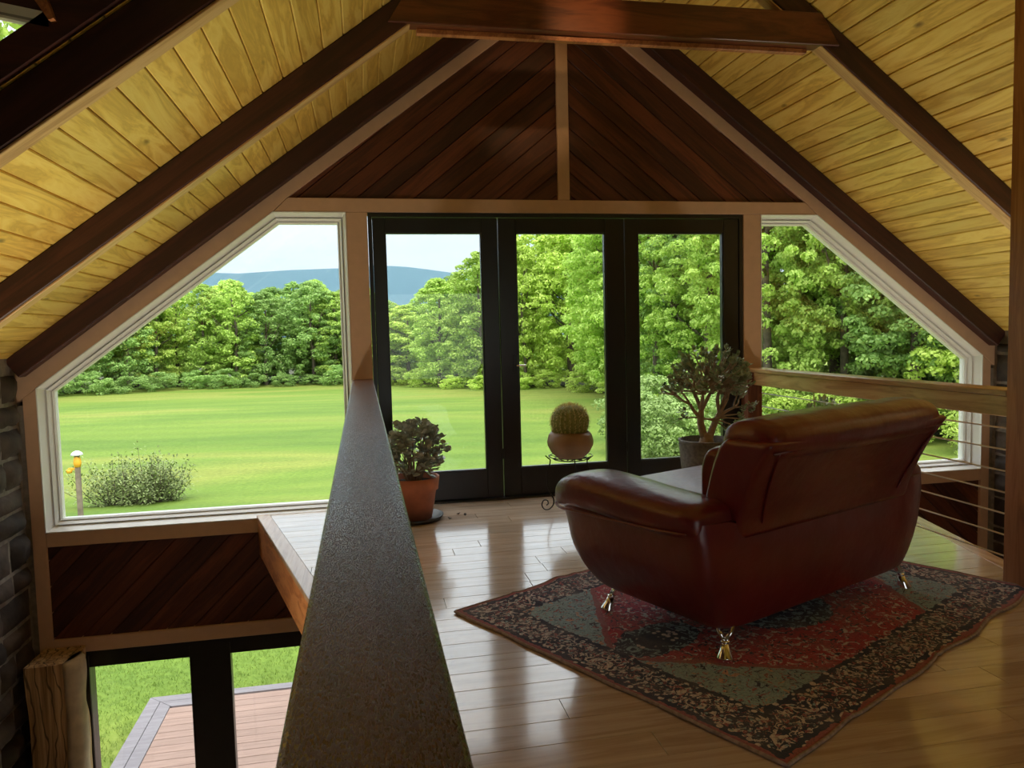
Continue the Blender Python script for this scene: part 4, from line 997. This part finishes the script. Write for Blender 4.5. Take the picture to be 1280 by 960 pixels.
tr=('bright green leafy tree of the near wood filling the right windows','near wood on the right')
nt_=0
front=[]
for row in range(4):
    az=-48+row*1.1
    while az<66:
        d=np.interp(az,azs,ds);h=np.interp(az,azs,hs)
        dd=d+row*3.4+2.2+rnd.uniform(-.8,.8);near=d<50
        a=math.radians(az+rnd.uniform(-.6,.6));x=CAMX+dd*math.sin(a);y=CAMY+dd*math.cos(a)
        hh_=h*rnd.uniform(.88,1.06)*(1+.045*row)
        if az<3: hh_=h*rnd.uniform(.9,1.05)*(1+.02*row)
        mp_=rnd.choice(nearv) if near else rnd.choice(variants)
        mt=rnd.choice(['leaf','leaf','leaf2','leaf3'] if az>1 else ['leaf','leaf3','leaf','leaf3','leaf2'])
        lab,grp=tl if az<2 else (tm if az<20 else tr)
        w=rnd.uniform(.85,1.2)*(hh_/11 if hh_>11 else 1)
        tt=tree(mp_,mt,x,y,hh_,rnd.random()*6.28,w,lab,grp);nt_+=1
        if row==0 and -20<az<43: front.append((tt,grp))
        az+=math.degrees((3.3 if not near else 3.0)/dd)*(1.0+.25*row)
ordn='first second third fourth fifth sixth seventh eighth ninth tenth eleventh twelfth thirteenth fourteenth fifteenth sixteenth seventeenth eighteenth'.split()
for g0,txt in ((tl[1],'front tree of the far treeline beyond the lawn, %s from the left'),(tm[1],'front tree of the wood seen through the doors, %s from the left'),(tr[1],'front tree of the near wood by the right window, %s from the left')):
    for i,(o,g) in enumerate([q for q in front if q[1]==g0]):
        if i<18: o['label']=txt%ordn[i]
# undergrowth along the wood's edge
bush=foliage_mesh('bush',71,2.2,1.5,.0,60,110,.06,.34,.9);bush.materials.append(M['leaf2'])
bush3=bush.copy();bush3.materials.clear();bush3.materials.append(M['leaf3'])
bush2=foliage_mesh('scrub',72,2.2,1.4,.0,60,90,.06,.30,.9);bush2.materials.append(M['scrub'])
az=-46
while az<64:
    d=np.interp(az,azs,ds)+rnd.uniform(-1.0,.4);a=math.radians(az);x=CAMX+d*math.sin(a);y=CAMY+d*math.cos(a)
    o=obj('undergrowth_bush',bush if az>2 else bush3,loc=(x,y,gz(x,y)-.1),rot=(0,0,rnd.random()*6));k=rnd.uniform(.6,1.0);o.scale=(k*1.2,k*1.2,k*rnd.uniform(.7,1.15))
    tag(o,'low bush at the foot of the far treeline' if az<2 else ('low leafy bush at the edge of the wood behind the doors' if az<20 else 'low leafy bush at the foot of the near wood on the right'),'bush','undergrowth at the wood edge '+('left' if az<2 else 'middle' if az<20 else 'right'))
    az+=math.degrees(2.6/d)
for k,(az_,d,s_) in enumerate(((20.6,27.5,1.0),(22.4,26.5,.95),(24.2,27,1.05),(21.6,30,1.2),(24.0,30,1.25),(26.5,28,.95))):
    a=math.radians(az_);x=CAMX+d*math.sin(a);y=CAMY+d*math.cos(a);o=obj('scrub_bush',bush2,loc=(x,y,gz(x,y)-.1),rot=(0,0,k*1.7));o.scale=(s_,s_,s_);tag(o,'pale green feathery scrub bush on the lawn seen through the right door','bush','pale scrub by the wood')
# dark leaf litter under the wood
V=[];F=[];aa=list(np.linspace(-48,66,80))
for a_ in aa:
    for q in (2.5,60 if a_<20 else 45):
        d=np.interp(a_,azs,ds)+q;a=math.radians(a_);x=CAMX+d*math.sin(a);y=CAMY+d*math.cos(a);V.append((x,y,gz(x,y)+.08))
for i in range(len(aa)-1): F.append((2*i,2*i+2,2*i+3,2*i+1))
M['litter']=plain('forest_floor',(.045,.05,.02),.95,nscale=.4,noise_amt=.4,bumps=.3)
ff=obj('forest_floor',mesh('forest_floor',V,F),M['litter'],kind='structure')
# tall tree beside the house, showing in the dormer window
hi=foliage_mesh('crown_high',90,13,2.9,8.6,120,110,.12,.6,.9);ht=trunk_mesh(12.,.2,44);ht.materials.append(M['bark'])
for k,(az_,d) in enumerate(((-25.5,21),)):
    a=math.radians(az_);x=CAMX+d*math.sin(a);y=CAMY+d*math.cos(a);t=thing('broadleaf_tree','tall bright green tree seen only in the small dormer window at top left','tree',(x,y,gz(x,y)))
    hi.materials.append(M['leaf2']);obj('foliage',hi,None,t,kind='stuff');obj('trunk',ht,None,t)
# shrub on the lawn, left
rnd=random.Random(15);sh=thing('shrub','open twiggy shrub standing alone on the lawn, in the left window','shrub',(-7.70,16.5,gz(-7.70,16.5)))
stems=[];tipsP=[]
for k in range(110):
    az_=rnd.random()*2*PI;sp=abs(rnd.gauss(0,1.1));ln=rnd.uniform(.55,1.05)*(1.25 if rnd.random()<.12 else 1)
    b0=Vector((math.cos(az_)*.5*rnd.random()+rnd.uniform(-.6,.6),math.sin(az_)*.3*rnd.random(),0));d=Vector((math.cos(az_)*sp,math.sin(az_)*sp*.7,1)).normalized();q=b0+d*ln*1.25;m_=b0+d*ln*.6+Vector((0,0,-.05))
    pts=catmull([b0,m_,q],4);stems.append(tube(pts,list(np.linspace(.014,.004,len(pts))),4))
    for p_ in pts[3:]: tipsP.append((Vector(p_),d))
parts=[]
for p_,d in tipsP:
    for k in range(12):
        o=Vector((rnd.gauss(0,1),rnd.gauss(0,1),rnd.gauss(0,.8)));parts.append(leaf_vf(p_+o*.08,o,Vector((0,0,1)),.085,.045,.004))
v,f=join_vf(stems);obj('twigs',mesh('twigs',v,f),M['bark'],sh,kind='stuff');v,f=join_vf(parts);obj('foliage',mesh('foliage',v,f),M['shrubleaf'],sh,kind='stuff')
# feeder post beside the shrub
fp=thing('feeder_post','thin grey wooden post with white cap and yellow orange feeder, beside the shrub','post',(-8.25,13.9,gz(-8.25,13.9)))
M['greywood']=plain('weathered_wood',(.22,.17,.13),.85,nscale=9,noise_amt=.3,bumps=.3);M['orange']=plain('orange_feeder',(.85,.42,.03),.5,bumps=0);M['capw']=plain('white_cap',(.75,.77,.8),.4,bumps=0)
fp.scale=(1.15,1.15,1.35);obj('pole',box_me(-.045,.045,-.045,.045,-.2,1.12,.01),M['greywood'],fp);obj('arm',box_me(-.18,.03,-.02,.02,.86,.90,.004),M['orange'],fp)
obj('feeder',lathe([(.001,.90),(.06,.91),(.075,.98),(.06,1.08),(.03,1.12),(.001,1.12)],16),M['orange'],fp);obj('cap',lathe([(.12,1.12),(.10,1.16),(.05,1.19),(.001,1.2)],16),M['capw'],fp);obj('feeder',lathe([(.001,.80),(.05,.81),(.06,.87),(.001,.88)],16),M['orange'],fp,loc=(-.16,0,0))
# far ridge
V=[];F=[];nx_,ny_=90,26
for j in range(ny_+1):
    for i in range(nx_+1):
        x=-2400+4800*i/nx_;y=1500+1500*j/ny_;t=j/ny_
        crest=205+26*math.exp(-((x+150)/420)**2)+7*noise.noise(Vector((x*.003,0,0)))*3-.03*abs(x+100)
        prof=math.sin(min(1,t*1.35)*PI/2)**1.4
        V.append((x,y,GZ+max(0,crest*prof+ 16*noise.noise(Vector((x*.004,y*.004,3)))*prof)))
for j in range(ny_):
    for i in range(nx_): a=j*(nx_+1)+i;F.append((a,a+1,a+nx_+2,a+nx_+1))
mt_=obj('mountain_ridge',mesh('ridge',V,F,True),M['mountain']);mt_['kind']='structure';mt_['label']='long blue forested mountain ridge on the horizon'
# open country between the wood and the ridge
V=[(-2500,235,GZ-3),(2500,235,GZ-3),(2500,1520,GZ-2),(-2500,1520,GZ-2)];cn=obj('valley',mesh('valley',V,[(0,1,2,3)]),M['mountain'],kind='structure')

# thin blue haze over the open country
hm=bpy.data.materials.new('valley_haze');hm.use_nodes=True;hn=hm.node_tree.nodes;hn.clear();ho=hn.new('ShaderNodeOutputMaterial');hv=hn.new('ShaderNodeVolumePrincipled')
hv.inputs['Color'].default_value=(.50,.76,1,1);hv.inputs['Density'].default_value=.00042;hv.inputs['Anisotropy'].default_value=0;hm.node_tree.links.new(hv.outputs[0],ho.inputs['Volume'])
hz=obj('haze',box_me(-2600,2600,300,1700,GZ-5,330),hm);hz['kind']='structure';hz['label']='blue haze before the mountain ridge'
